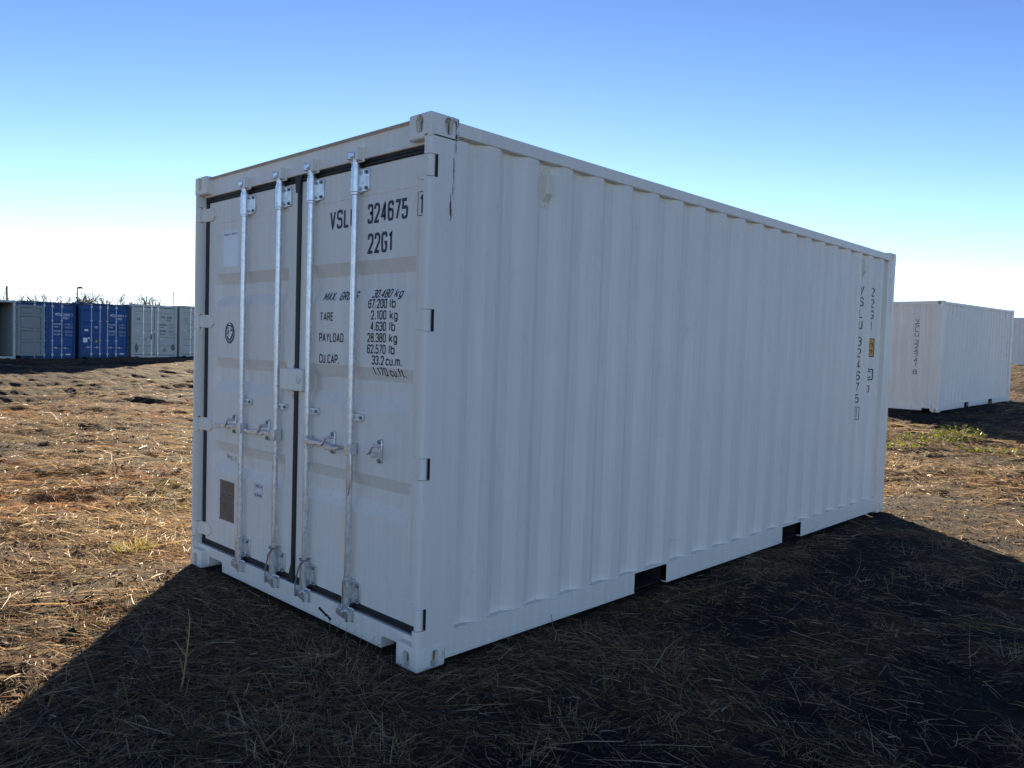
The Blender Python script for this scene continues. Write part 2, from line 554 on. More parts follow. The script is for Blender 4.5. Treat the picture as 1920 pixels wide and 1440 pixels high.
def ground_mat():
    m, t, b = new_mat('soil_and_straw_litter')
    tc = N(t, 'ShaderNodeTexCoord')
    o = tc.outputs['Object']
    a = N(t, 'ShaderNodeAttribute', attribute_name='straw')
    fine = noise(t, o, 34, 6, .7)
    fib = noise(t, mapping(t, o, (1, 2.6, 1)), 16, 5, .7, 1.2)
    mid = noise(t, o, 3.1, 5, .6)
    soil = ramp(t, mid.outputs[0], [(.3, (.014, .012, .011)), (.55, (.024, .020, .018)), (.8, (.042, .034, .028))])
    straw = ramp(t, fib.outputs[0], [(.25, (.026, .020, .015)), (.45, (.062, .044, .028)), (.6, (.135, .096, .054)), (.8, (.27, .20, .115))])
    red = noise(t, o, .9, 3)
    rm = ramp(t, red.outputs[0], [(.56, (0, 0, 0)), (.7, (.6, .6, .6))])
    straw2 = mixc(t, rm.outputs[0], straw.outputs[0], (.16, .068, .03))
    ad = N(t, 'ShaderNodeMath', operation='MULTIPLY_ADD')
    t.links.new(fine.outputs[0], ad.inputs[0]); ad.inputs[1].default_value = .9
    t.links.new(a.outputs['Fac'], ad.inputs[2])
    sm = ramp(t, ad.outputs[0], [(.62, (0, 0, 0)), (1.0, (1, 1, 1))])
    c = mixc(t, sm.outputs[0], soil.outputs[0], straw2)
    t.links.new(c, b.inputs['Base Color'])
    b.inputs['Roughness'].default_value = .95
    b.inputs['Specular IOR Level'].default_value = .12
    h = N(t, 'ShaderNodeMath', operation='ADD')
    t.links.new(fine.outputs[0], h.inputs[0]); t.links.new(fib.outputs[0], h.inputs[1])
    bp = N(t, 'ShaderNodeBump')
    bp.inputs['Strength'].default_value = .9
    bp.inputs['Distance'].default_value = .035
    t.links.new(h.outputs[0], bp.inputs['Height'])
    t.links.new(bp.outputs[0], b.inputs['Normal'])
    return m
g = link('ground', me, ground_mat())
tag(g, 'dark churned soil strewn with dry straw litter', 'ground', kind='structure')

def gh(x, y):
    return float(height(np.array([float(x)]), np.array([float(y)]))[0])

# ================================================================== WHITE 20 FT CONTAINER (prototype of three)
OFF = (-1.219, 3.029, 0)
YD = .072            # plane of the door skins
XC = -1.219
BANDS = [(.655, .72, .79, .86), (1.195, 1.265, 1.34, 1.41), (1.745, 1.812, 1.885, 1.954)]
DEP = .036

def band_depth(z):
    for a, b, c, d in BANDS:
        if a < z < d:
            if z < b: return DEP*(z-a)/(b-a)
            if z > c: return DEP*(d-z)/(d-c)
            return DEP
    return 0.0

PITCH_S = .2785
def side_x(y):
    """outer skin of the pressed side wall (x <= 0) at distance y from the door face"""
    o, i = -.008, -.044
    t = (y-.449) % PITCH_S
    if y < .309 or y > 5.808: return i
    if t < .068: return o+(i-o)*t/.068
    if t < .1385: return i
    if t < .2065: return i+(o-i)*(t-.1385)/.068
    return o

def side_profile(x_of):
    pts = [.215]
    k = -1
    while True:
        b = .449+PITCH_S*k
        for d in (0, .068, .1385, .2065):
            yy = b+d
            if .309 <= yy <= 5.81: pts.append(yy)
        k += 1
        if b > 6: break
    pts.append(5.87)
    return [(x_of(y), y) for y in sorted(pts)]

def oblong(w, h, n=8):
    r = w/2; c = h/2-r
    return [(r*math.cos(a), c+r*math.sin(a)) for a in np.linspace(0, math.pi, n)]+[(r*math.cos(a), -c+r*math.sin(a)) for a in np.linspace(math.pi, 2*math.pi, n)]

def casting_mesh():
    """bottom corner fitting, outer corner at the origin, occupying x<0, y>0, z>0"""
    bm = bmesh.new()
    bmesh.ops.create_cube(bm, size=1)
    for v in bm.verts:
        v.co = Vector(((v.co.x-.5)*.162, (v.co.y+.5)*.178, (v.co.z+.5)*.118))
    bmesh.ops.bevel(bm, geom=bm.edges[:]+bm.verts[:], offset=.011, segments=3, profile=.5, affect='EDGES')
    me = bpy.data.meshes.new('corner_casting'); bm.to_mesh(me); bm.free()
    ob = bpy.data.objects.new('tmp', me); COL.objects.link(ob)
    cut = []
    def cutter(mb):
        c = bpy.data.objects.new('tmpc', mb.mesh()); COL.objects.link(c); cut.append(c)
        md = ob.modifiers.new('b', 'BOOLEAN'); md.operation = 'DIFFERENCE'; md.object = c; md.solver = 'EXACT'
    cutter(MB().box(-.134, -.028, .028, .150, .026, .095))
    cutter(MB().prism([(y+.110, z+.050) for y, z in oblong(.052, .082)], 0, -.05, .05))
    cutter(MB().prism([(x-.080, z+.050) for x, z in oblong(.054, .082)], 1, -.05, .05))
    cutter(MB().prism([(x-.081, y+.089) for x, y in oblong(.062, .110)], 2, -.05, .05))
    dg = bpy.context.evaluated_depsgraph_get()
    dg.update()
    res = bpy.data.meshes.new_from_object(ob.evaluated_get(dg))
    for c in cut+[ob]:
        bpy.data.objects.remove(c)
    return res

CAST = casting_mesh()
def casting_variant(mx, my, mz):
    me = CAST.copy()
    co = np.empty(len(me.vertices)*3); me.vertices.foreach_get('co', co)
    co = co.reshape(-1, 3)*np.array([mx, my, mz]); me.vertices.foreach_set('co', co.ravel())
    if mx*my*mz < 0: me.flip_normals()
    me.materials.clear(); me.materials.append(M['white_frame'])
    me.polygons.foreach_set('use_smooth', [True]*len(me.polygons)); me.set_sharp_from_angle(angle=R(35))
    me.update()
    return me

HINGE_Z = (2.35, 1.645, .955, .245)

def mir(mb, on):
    """mirror a measured right-hand shape to the left-hand side"""
    if on:
        mb.v = [(2*XC-a, b, c) for a, b, c in mb.v]
    return mb

box1 = empty('shipping_container', OFF)
tag(box1, 'large white shipping container with steel locking rods on its closed doors', 'container')

def wpart(mb, name, mat, parent=box1, **kw):
    return mb.build(name, M[mat] if isinstance(mat, str) else mat, parent, off=OFF if parent is box1 else OFF, **kw)

SHARED = []          # parts copied for the two other white containers
for side in (0, 1):
    o = wpart(mir(MB().sheet(side_profile(side_x), 2, .150, 2.53), side), 'side_wall', 'white'); SHARED.append(o)
    # top rail, bottom rail with fork pockets
    o = wpart(mir(MB().box(-.062, -.001, .16, 5.90, 2.508, 2.574), side), 'top_rail', 'white_frame', bevel=.006); SHARED.append(o)
    mb = MB()
    for a, b in ((.17, 1.736), (2.095, 3.78), (4.128, 5.89)):
        mb.box(-.05, -.003, a, b, .036, .150)
        mb.box(-.075, -.001, a, b, .026, .0358)
    mb.box(-.05, -.0032, .17, 5.89, .1502, .161)
    o = wpart(mir(mb, side), 'bottom_rail', 'white_frame', bevel=.0025); SHARED.append(o)
    # door-end post with notches for the hinges
    mb = MB()
    full = [(0, .228), (0, .022), (-.003, .010), (-.010, .003), (-.022, 0), (-.040, 0), (-.040, .10), (-.062, .10), (-.062, .228)]
    notch = [(0, .228), (0, .052), (-.040, .052), (-.040, .10), (-.062, .10), (-.062, .228)]
    zc = .11
    for hz in sorted(HINGE_Z):
        mb.prism(full, 2, zc, hz-.052)
        mb.prism(notch, 2, hz-.052, hz+.052)
        zc = hz+.052
    mb.prism(full, 2, zc, 2.49)
    o = wpart(mir(mb, side), 'corner_post', 'white_frame'); SHARED.append(o)
    o = wpart(mir(MB().prism([(0, 5.85), (0, 6.045), (-.012, 6.057), (-.14, 6.057), (-.14, 6.0), (-.062, 6.0), (-.062, 5.85)], 2, .11, 2.49), side), 'corner_post', 'white_frame', bevel=.004); SHARED.append(o)
for (mx, x0) in ((1, 0.0), (-1, 2*XC)):
    for (my, y0) in ((1, 0), (-1, 6.058)):
        for (mz, z0) in ((1, -.004), (-1, 2.591)):
            o = link('corner_casting', casting_variant(mx, my, mz), None, box1)
            o.location = (x0-OFF[0], y0-OFF[1], z0)
            if mz < 0: o.scale = (1, 1, 1)
            SHARED.append(o)
# roof, floor, pockets
prof = []
k = 0
yy = .1
while yy < 5.9:
    prof += [(yy, 2.574), (yy+.09, 2.574), (yy+.105, 2.558), (yy+.195, 2.558)]
    yy += .21
o = wpart(MB().sheet([(.02, 2.576)]+prof+[(6.03, 2.576)], 0, -2.40, -.04), 'roof', 'white'); SHARED.append(o)
mb = MB().box(-2.39, -.055, .10, 5.95, .151, .158)
for yy in (.45, .75, 1.05, 1.35, 2.4, 2.7, 3.0, 3.3, 4.5, 4.8, 5.1, 5.4):
    mb.box(-2.38, -.08, yy, yy+.045, .04, .1505)
o = wpart(mb, 'floor', 'dark'); SHARED.append(o)
for a, b in ((1.736, 2.095), (3.78, 4.128)):
    mb = MB().box(-2.432, -.006, a-.004, a, .034, .149).box(-2.432, -.006, b, b+.004, .034, .149).box(-2.432, -.04, a, b, .030, .036)
    o = wpart(mb, 'fork_pocket', 'dark'); SHARED.append(o)
# blind end (far end), wide pressed panels
pts = []
xx = -2.30
while xx < -.2:
    pts += [(xx, 6.045), (xx+.11, 6.045), (xx+.128, 6.003), (xx+.232, 6.003)]
    xx += .25
pts = [(-2.31, 6.003)]+[q for q in pts if q[0] < -.13]+[(-.12, 6.003)]
o = wpart(MB().sheet(pts, 2, .145, 2.52), 'end_wall', 'white'); SHARED.append(o)
o = wpart(MB().box(-2.28, -.158, 6.00, 6.05, 2.50, 2.583), 'end_header', 'white_frame', bevel=.005); SHARED.append(o)
mb = MB().prism([(-2.28, .02), (-2.25, .02), (-2.25, .075), (-2.06, .075), (-2.06, .02), (-.38, .02), (-.38, .075), (-.19, .075), (-.19, .02), (-.158, .02), (-.158, .15), (-2.28, .15)], 1, 5.99, 6.05)
o = wpart(mb, 'end_sill', 'white_frame', bevel=.003); SHARED.append(o)
# door header and sill
mb = MB().box(-2.38, -.04, .044, .14, 2.462, 2.572)
mb.box(-2.28, -.158, .038, .15, 2.5725, 2.588)
o = wpart(mb, 'door_header', 'white_frame', bevel=.004); SHARED.append(o)
mb = MB().prism([(-2.402, .018), (-2.252, .018), (-2.252, .066), (-2.24, .077), (-2.072, .077), (-2.060, .066), (-2.060, .014), (-.336, .014), (-.336, .066), (-.324, .077), (-.198, .077), (-.186, .066), (-.186, .018), (-.036, .018), (-.036, .140), (-2.402, .140)], 1, .045, .13)
o = wpart(mb, 'door_sill', 'white_frame', bevel=.003); SHARED.append(o)

# ---- doors
def door(x0, x1, rx0, rx1):
    d = empty('door', (0, 0, 0)); d.parent = box1
    xsx = [x0, rx0, rx0+.036, rx1-.036, rx1, x1]
    zs = [.172]
    for b in BANDS: zs += list(b)
    zs += [2.432]
    vs = []; fs = []
    for zi, z in enumerate(zs):
        for xi, x in enumerate(xsx):
            dep = DEP if (xi in (2, 3) and zi > 0 and (zi-1) % 4 in (1, 2) and zi < len(zs)-1) else 0
            vs.append((x, YD+dep, z))
    n = len(xsx)
    for a in range(len(zs)-1):
        for b in range(n-1):
            fs.append((a*n+b, a*n+b+1, (a+1)*n+b+1, (a+1)*n+b))
    mb = MB().add(vs, fs)
    # returns of the door frame
    z0, z1 = zs[0], zs[-1]
    mb.add([(x0, YD, z0), (x0, YD+.05, z0), (x0, YD+.05, z1), (x0, YD, z1)], [(0, 1, 2, 3)])
    mb.add([(x1, YD, z0), (x1, YD+.05, z0), (x1, YD+.05, z1), (x1, YD, z1)], [(0, 1, 2, 3)])
    mb.add([(x0, YD, z1), (x1, YD, z1), (x1, YD+.05, z1), (x0, YD+.05, z1)], [(0, 1, 2, 3)])
    mb.add([(x0, YD, z0), (x1, YD, z0), (x1, YD+.05, z0), (x0, YD+.05, z0)], [(0, 1, 2, 3)])
    p = mb.build('door_panel', M['white'], d, OFF)
    # frame joint: a thin proud weld bead
    mb = MB()
    for z in (2.285, .313):
        mb.box(rx0-.008, rx1+.008, YD-.0022, YD+.002, z-.0028, z+.0028)
    for x in (rx0-.010, rx1+.010):
        mb.box(x-.0022, x+.0022, YD-.0018, YD+.002, .313, 2.285)
    mb.build('weld_bead', M['white'], d, OFF, bevel=.001)
    return d, p

dl, pl = door(-2.362, -1.238, -2.27, -1.333)
dr, pr = door(-1.203, -.046, -1.105, -.168)

def gasket(d, x0, x1, zt0, zt1, centre):
    def seal(a, b, axis, lo, hi):
        mb = MB()
        m_ = (a+b)/2
        if axis == 0: mb.prism([(YD+.02, a), (.068, a), (.061, a+.006), (.061, m_-.004), (.065, m_), (.061, m_+.004), (.061, b-.006), (.068, b), (YD+.02, b)], 0, lo, hi)
        else: mb.prism([(a, YD+.02), (a, .068), (a+.005, .061), (m_-.003, .061), (m_, .065), (m_+.003, .061), (b-.005, .061), (b, .068), (b, YD+.02)], 2, lo, hi)
        mb.build('gasket', M['rubber'], d, OFF)
    seal(2.428, 2.463, 0, x0, x1)
    seal(.139, .176, 0, x0, x1)
    if centre: seal(-1.240, -1.202, 2, .170, 2.435)
    if centre:
        MB().prism([(-1.262, 2.465), (-1.255, 2.472), (-1.178, 2.472), (-1.172, 2.462), (-1.195, 2.43), (-1.20, 2.37), (-1.245, 2.37), (-1.252, 2.43)], 1, .053, .0605).build('gasket_flap', M['rubber'], d, OFF, bevel=.003)
        MB().prism([(-1.258, .135), (-1.19, .135), (-1.19, .18), (-1.203, .19), (-1.203, .30), (-1.21, .30), (-1.245, .19)], 1, .054, .0607).build('gasket_flap', M['rubber'], d, OFF, bevel=.003)
gasket(dl, -2.40, -1.2215, 0, 0, True)
gasket(dr, -1.2205, -.040, 0, 0, False)
mb = MB().prism([(-2.40, YD+.02), (-2.40, .068), (-2.394, .062), (-2.367, .062), (-2.3625, .068), (-2.3625, YD+.02)], 2, .176, 2.428)
mb.build('gasket', M['rubber'], dl, OFF)
mb = MB().prism([(-.0455, YD+.02), (-.0455, .068), (-.042, .064), (-.0402, .07), (-.0402, YD+.02)], 2, .176, 2.428)
mb.build('gasket', M['rubber'], dr, OFF)

# hinges: barrel in the post notch, leaf on the door
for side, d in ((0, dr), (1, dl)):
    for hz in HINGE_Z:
        mb = MB()
        mb.tube([(-.019, .0205, hz-.050), (-.019, .0205, hz+.050)], .0195, 14)
        mb.prism([(-.022, .0012), (-.022, .040), (-.046, .0705), (-.046, .0575), (-.035, .04), (-.030, .0012)], 2, hz-.042, hz+.042)
        lz = [(-.044, hz-.043), (-.135, hz-.043), (-.165, hz-.018), (-.165, hz+.018), (-.135, hz+.043), (-.044, hz+.043)]
        mb.prism(lz, 1, .058, .0745)
        mir(mb, side).build('hinge', M['white_frame'], d, OFF, smooth=35, bevel=.0025)
        mir(MB().box(-.013, -.003, .0455, .0512, hz-.0505, hz+.0505), side).build('hinge_slot_shade', M['rubber'], d, OFF)  # black strip added in the notch to darken the slot like deep shade

# locking gear
BOLT = MB().tube([(0, 0, 0), (0, -.0095, 0), (0, -.011, 0)], [.0095, .0095, .006], 6).mesh('bolt')
BOLT.materials.append(M['bolt'])
def bolt(d, x, y, z, sc=1.0, name='bolt', me=None):
    o = link(name, me or BOLT, None, d)
    o.location = (x-OFF[0], y-OFF[1], z); o.scale = (sc, sc, sc)
RODS = [(-1.808, dl, 'L'), (-1.386, dl, 'L'), (-1.047, dr, 'R'), (-.628, dr, 'D')]
RY = .036
for x, d, kind in RODS:
    MB().tube([(x, RY, .10), (x, RY, 2.50)], .0168, 20).build('locking_rod', M['galv'], d, OFF, smooth=40)
    for zc in (2.36, .231):
        s = 1 if zc > 1 else -1
        mb = MB()
        h = .062
        arc = [(x+.0265*math.cos(a), RY+.0265*math.sin(a)) for a in np.linspace(math.pi, 2*math.pi, 11)]
        mb.prism([(x-.0265, .0715)]+arc+[(x+.0265, .0715)], 2, zc-h, zc+h)
        mb.tube([(x, RY, zc-h-.012), (x, RY, zc-h)], .0235, 18)
        mb.tube([(x, RY, zc+h), (x, RY, zc+h+.012)], .0235, 18)
        mb.prism([(x-.052, zc-h*.9), (x+.067, zc-h*.9), (x+.078, zc-h*.75), (x+.078, zc+h*.75), (x+.067, zc+h*.9), (x-.052, zc+h*.9)], 1, .060, .0722)
        b_ = mb.build('rod_bracket', M['galv'], d, OFF, smooth=35, bevel=.0015)
        for dz in (-.040, .040):
            for dx in (.055, -.041):
                bolt(d, x+dx, .0625, zc+dz)
        # cam head and keeper
        ze = zc+s*.118
        mb = MB()
        mb.tube([(x, RY, zc+s*.07), (x, RY, ze)], .0195, 16)
        mb.prism([(x-.044, ze-.012), (x+.020, ze-.012), (x+.028, ze), (x+.028, ze+.012*s+.010), (x+.004, ze+.026), (x-.018, ze+.020), (x-.040, ze+.026), (x-.048, ze+.010)], 1, .012, .040)
        mb.box(x-.020, x+.016, .006, .0120, ze-.006, ze+.018)
        mb.build('cam', M['galv'], d, OFF, smooth=35, bevel=.004)
        mb = MB()
        mb.box(x-.050, x+.062, .034, .0465, ze-.032, ze+.042)
        mb.prism([(x+.030, ze-.026), (x+.056, ze-.026), (x+.056, ze+.034), (x+.044, ze+.040), (x+.030, ze+.030)], 1, .004, .0345)
        mb.prism([(x-.064, ze-.004), (x-.050, ze-.012), (x-.046, ze+.028), (x-.060, ze+.034)], 1, .012, .045)
        wpart(mb, 'cam_keeper', 'galv' if s < 0 else 'white_frame', bevel=.004)
    # middle guide
    mb = MB()
    arc = [(x+.0215*math.cos(a), RY+.0215*math.sin(a)) for a in np.linspace(math.pi, 2*math.pi, 11)]
    mb.prism([(x-.0215, .0715)]+arc+[(x+.0215, .0715)], 2, 1.128, 1.166)
    mb.prism([(x-.048, 1.128), (x+.066, 1.128), (x+.074, 1.134), (x+.074, 1.160), (x+.066, 1.166), (x-.048, 1.166)], 1, .058, .0722)
    mb.build('rod_guide', M['galv'], d, OFF, smooth=35, bevel=.0015)
    for dx in (.055, -.038):
        bolt(d, x+dx, .0605, 1.147)
    # hub
    mb = MB()
    sg = -1 if kind == 'L' else 1
    mb.box(x+(-.026 if sg < 0 else -.020), x+(.020 if sg < 0 else .026), .012, .060, .948, 1.010)
    if kind == 'D':
        pass
    mb.build('handle_hub', M['galv'], d, OFF, bevel=.004)
    # handle: flattened bar with two gentle cranks
    mb = MB()
    if kind == 'D':
        sec = [(0, 0, .026, .012), (.06, .002, .024, .012), (.11, .001, .030, .010), (.15, -.004, .040, .008), (.185, -.006, .036, .008), (.225, -.006, .008, .006)]
        ring = []
        for t_, off_, w_, th in sec:
            z = .965-t_; xx = x+.022+off_-.10*0
            ring.append([(xx-w_/2, .014, z), (xx+w_/2, .014, z), (xx+w_/2, .014+th, z), (xx-w_/2, .014+th, z)])
    else:
        sec = [(.015, 0, .030, .030), (.075, 0, .028, .026), (.135, .002, .022, .022), (.205, -.004, .030, .016), (.29, -.010, .026, .014), (.335, -.004, .016, .010)]
        ring = []
        for t_, off_, w_, th in sec:
            xx = x+sg*t_; z = .981+off_
            ring.append([(xx, .012+off_, z-w_/2), (xx, .012+off_, z+w_/2), (xx, .012+off_+th, z+w_/2), (xx, .012+off_+th, z-w_/2)])
    vs = [q_ for r_ in ring for q_ in r_]
    fs = [(a*4+k, a*4+(k+1) % 4, a*4+4+(k+1) % 4, a*4+4+k) for a in range(len(ring)-1) for k in range(4)]+[(0, 1, 2, 3), tuple(range(len(vs)-4, len(vs)))]
    mb.add(vs, fs)
    mb.build('handle', M['galv'], d, OFF, smooth=50, bevel=.004)

def catch(x, d):
    mb = MB()
    mb.prism([(x+a*.62, .992+b) for a, b in oblong(.048, .128, 9)], 1, .058, .0722)
    mb.prism([(x-.016, .965), (x+.016, .965), (x+.018, .988), (x-.018, .988)], 1, .008, .0585)
    mb.prism([(x-.040, .984), (x-.018, 1.000), (x-.008, 1.030), (x+.010, 1.032), (x+.004, 1.004), (x-.010, .986), (x-.034, .972)], 1, .002, .014)
    mb.box(x-.008, x+.010, .010, .059, 1.012, 1.030)
    o = mb.build('handle_catch', M['galv'], d, OFF, smooth=40, bevel=.003)
    for dz in (-.047, .047):
        bolt(d, x, .0605, .992+dz, 1.2)
catch(-1.945, dl); catch(-1.524, dl); catch(-.824, dr); catch(-.404, dr)

# padlock box over the door joint
mb = MB().box(-1.300, -1.068, .004, .060, 1.252, 1.376)
lb = mb.build('lock_box', M['white_frame'], dl, OFF, bevel=.008, seg=3)
mb = MB().box(-1.318, -1.245, .0585, .0715, 1.236, 1.392).box(-1.262, -1.232, .048, .0715, 1.205, 1.224)
mb.build('lock_box_bracket', M['white_frame'], dl, OFF, bevel=.003)
mb = MB().tube([(-1.110, -.002, 1.345), (-1.110, -.003, 1.312), (-1.103, -.003, 1.300), (-1.090, -.003, 1.298), (-1.080, -.003, 1.306), (-1.078, -.002, 1.325)], .0045, 8)
mb.build('lock_box_hook', M['sticker'], dl, OFF, smooth=60)

# customs ropes looped round the two inner rods
for x, d in ((-1.386, dl), (-1.047, dr)):
    pts = []
    for t_ in np.linspace(0, 1, 26):
        if t_ < .35:
            a = t_/.35
            pts.append((x+.024-.050*a, .0165-.010*math.sin(a*3.14)-.004, .315-.075*a))
        elif t_ < .85:
            a = (t_-.35)/.5
            pts.append((x-.026-.018*math.sin(a*2.2), .010-.006*a, .24-.125*a))
        else:
            a = (t_-.85)/.15
            pts.append((x-.0405-.001+.012*a, .004, .115-.012*math.sin(a*3.14)))
    MB().tube(pts, .0042, 7).build('wire_rope', M['rope'], d, OFF, smooth=60)
    ring = [(x+.027*math.cos(a), RY+.027*math.sin(a), .3125+.004*math.sin(a*2)) for a in np.linspace(0, 2*math.pi, 17)]
    MB().tube(ring, .0042, 7).build('wire_rope', M['rope'], d, OFF, smooth=60)

# small snag of torn tape on the sill
rg = random.Random(3)
prof = [(-.90+.012*k, .075-.010*k*.35+rg.uniform(-.003, .003)) for k in range(11)]
mb = MB().sheet([(a, b) for a, b in prof], 1, .020, .0448)
MB().prism([(a, b+.004+rg.uniform(0, .004)) for a, b in prof]+[(a, b-.004-rg.uniform(0, .004)) for a, b in prof[::-1]], 1, .040, .0449).build('torn_tape', M['rubber'], box1, OFF)

# ---- lettering on the doors
def dmap(x0, z0, lift=.0009):
    def f(u, v):
        x, z = x0+u, z0+v
        inx = (-.168-.036 > x > -1.105+.036) or (-1.333-.036 > x > -2.27+.036)
        return (x, YD+(band_depth(z) if inx else 0)-lift, z)
    return f
def letters(s, x0, z0, h, width, parent, mat='ink', stroke=.14, gap=.2, name='lettering', fm=None):
    mb = MB()
    text_into(mb, s, h, fm or dmap(x0, z0), width=width, stroke=stroke, gap=gap)
    return mb.build(name, M[mat], parent, OFF)
letters('VSLU', -.907, 2.143, .085, .232, dr, stroke=.185, gap=.30)
letters('324675', -.562, 2.145, .085, .314, dr, stroke=.185, gap=.32)
mb = MB()
text_into(mb, '1', .085, dmap(-.148, 2.151), sx=.9, stroke=.165)
for q in ([(-.166, 2.142), (-.166, 2.253)], [(-.166, 2.142), (-.105, 2.142)], [(-.166, 2.253), (-.105, 2.253)], [(-.105, 2.142), (-.105, 2.253)]):
    ribbon(mb, q, .004, dmap(0, 0))
mb.build('lettering', M['ink'], dr, OFF)
letters('22G1', -.556, 1.993, .088, .192, dr, stroke=.185, gap=.32)
SM = [('MAX. GROSS', -.978, 1.759, .040, .315), ('30.480', -.528, 1.765, .038, .150), ('kg', -.345, 1.765, .038, .058),
      ('67.200', -.543, 1.712, .040, .150), ('lb', -.362, 1.712, .040, .040),
      ('TARE', -.989, 1.649, .040, .122), ('2.100', -.518, 1.655, .040, .122), ('kg', -.362, 1.655, .040, .058),
      ('4.630', -.520, 1.598, .040, .124), ('lb', -.362, 1.598, .040, .040),
      ('PAYLOAD', -.995, 1.535, .041, .228), ('28.380', -.545, 1.541, .040, .150), ('kg', -.362, 1.541, .040, .058),
      ('62.570', -.545, 1.483, .040, .150), ('lb', -.362, 1.483, .040, .040),
      ('CU.CAP.', -.991, 1.419, .042, .190), ('33.2', -.502, 1.427, .040, .095), ('cu.m.', -.385, 1.427, .040, .125),
      ('1.170', -.500, 1.372, .037, .112), ('cu.ft.', -.362, 1.372, .037, .120)]
for s_, x0, z0, h, w in SM:
    letters(s_, x0, z0, h, w, dr, mat='ink2', stroke=.185, gap=.26)

# stickers and plates on the left door
def sticker(name, x0, x1, z0, z1, mat, parent, lift=.0012, th=.003):
    return MB().box(x0, x1, YD-lift, YD+th, z0, z1).build(name, M[mat], parent, OFF)
sticker('entry_sticker', -2.156, -1.957, 1.996, 2.222, 'sticker', dl)
letters('Inquiry entry:', -2.146, 2.197, .015, .178, dl, stroke=.16, gap=.3, fm=lambda u, v: (-2.146+u, YD-.0022, 2.197+v))
# round classification emblem: navy disc, white rim line, rays and a bird-like figure
ex, ez = -2.054, 1.570
mb = MB(); n = 36
mb.prism([(ex+.0665*math.cos(2*math.pi*k/n), ez+.0680*math.sin(2*math.pi*k/n)) for k in range(n)], 1, YD-.0010, YD+.003)
mb.build('round_emblem', M['ink'], dl, OFF)
mb = MB()
fm = lambda u, v: (ex+u, YD-.0019, ez+v)
ribbon(mb, [(.050*math.cos(a), .0515*math.sin(a)) for a in np.linspace(math.pi*.98, math.pi*2.02, 22)], .0035, fm)
for k in range(5):
    zz = .040-.009*k
    xe = -math.sqrt(max(.048**2-zz**2, .0001))
    ribbon(mb, [(xe, zz), (-.012-.002*k, zz)], .0042, fm)
def poly(mb, pts):
    mb.add([fm(a, b) for a, b in pts], [tuple(range(len(pts)))])
poly(mb, [(-.010, .044), (.012, .044), (.010, .006), (.004, -.004), (-.008, .004)])
poly(mb, [(-.014, .060), (.014, .060), (.014, .052), (-.014, .052)])
poly(mb, [(-.008, .004), (.012, .008), (.044, .014), (.030, -.004), (.024, -.014), (.010, -.032), (-.006, -.038), (-.020, -.028), (-.014, -.012)])
poly(mb, [(.016, .040), (.040, .024), (.034, .020), (.016, .032)])
poly(mb, [(-.040, -.006), (-.020, -.010), (-.022, -.020), (-.036, -.020)])
mb.build('emblem_figure', M['sticker'], dl, OFF)
# data plate
pl_ = sticker('data_plate', -2.152, -1.960, .347, .608, 'plate', dl, lift=.003)
mb = MB(); rg = random.Random(5)
for row in range(17):
    zz = .592-row*.0142
    if row in (4, 8): continue
    x = -2.142+(.02 if row in (0, 1, 9) else 0)
    end = -1.972-(.02 if row in (0, 1, 9) else 0)
    while x < end-.008:
        w = rg.uniform(.008, .026); w = min(w, end-x)
        mb.box(x, x+w, YD-.0037, YD-.0028, zz-.0024, zz+.0024)
        x += w+.0045
tag(mb.build('plate_lettering', M['plate_ink'], dl, OFF), kind='stuff')
for a in (-2.147, -1.965):
    for z in (.352, .478, .603):
        bolt(dl, a, YD-.0025, z, .5, 'rivet')
# small paper label with a ruled table
sticker('paper_label', -1.694, -1.590, .562, .650, 'sticker', dl)
mb = MB(); fm2 = lambda u, v: (u, YD-.0022, v)
for q in ([(-1.690, .646), (-1.594, .646)], [(-1.690, .566), (-1.594, .566)], [(-1.690, .646), (-1.690, .566)], [(-1.594, .646), (-1.594, .566)], [(-1.690, .622), (-1.594, .622)], [(-1.690, .590), (-1.594, .590)]):
    ribbon(mb, q, .0016, fm2)
text_into(mb, 'M02-4', .014, lambda u, v: (-1.676+u, YD-.0022, .627+v), stroke=.2, width=.072)
for k in range(4):
    mb.box(-1.684+k*.022, -1.672+k*.022, YD-.0024, YD-.0015, .572, .583)
mb.build('lettering', M['ink2'], dl, OFF)
# marker-pen scrawl in the lowest pressing
hand = [[(0, 0), (.004, .036), (.016, .004), (.020, .036)], [(.030, .012), (.036, .024), (.044, .022), (.046, .010), (.038, .004), (.030, .012)], [(.054, .020), (.062, .026), (.068, .018), (.056, .002), (.074, .000)], [(.082, .010), (.096, .009)], [(.108, .030), (.106, .016), (.120, .014)], [(.124, .034), (.121, -.006)]]
mb = MB()
for st in hand:
    ribbon(mb, fillet([(a, b, .004) for a, b in st], False, .006), .0032, lambda u, v: (-2.135+u, YD+band_depth(.745+v)-.001, .745+v-.06*u))
mb.build('marker_scrawl', M['ink2'], dl, OFF)

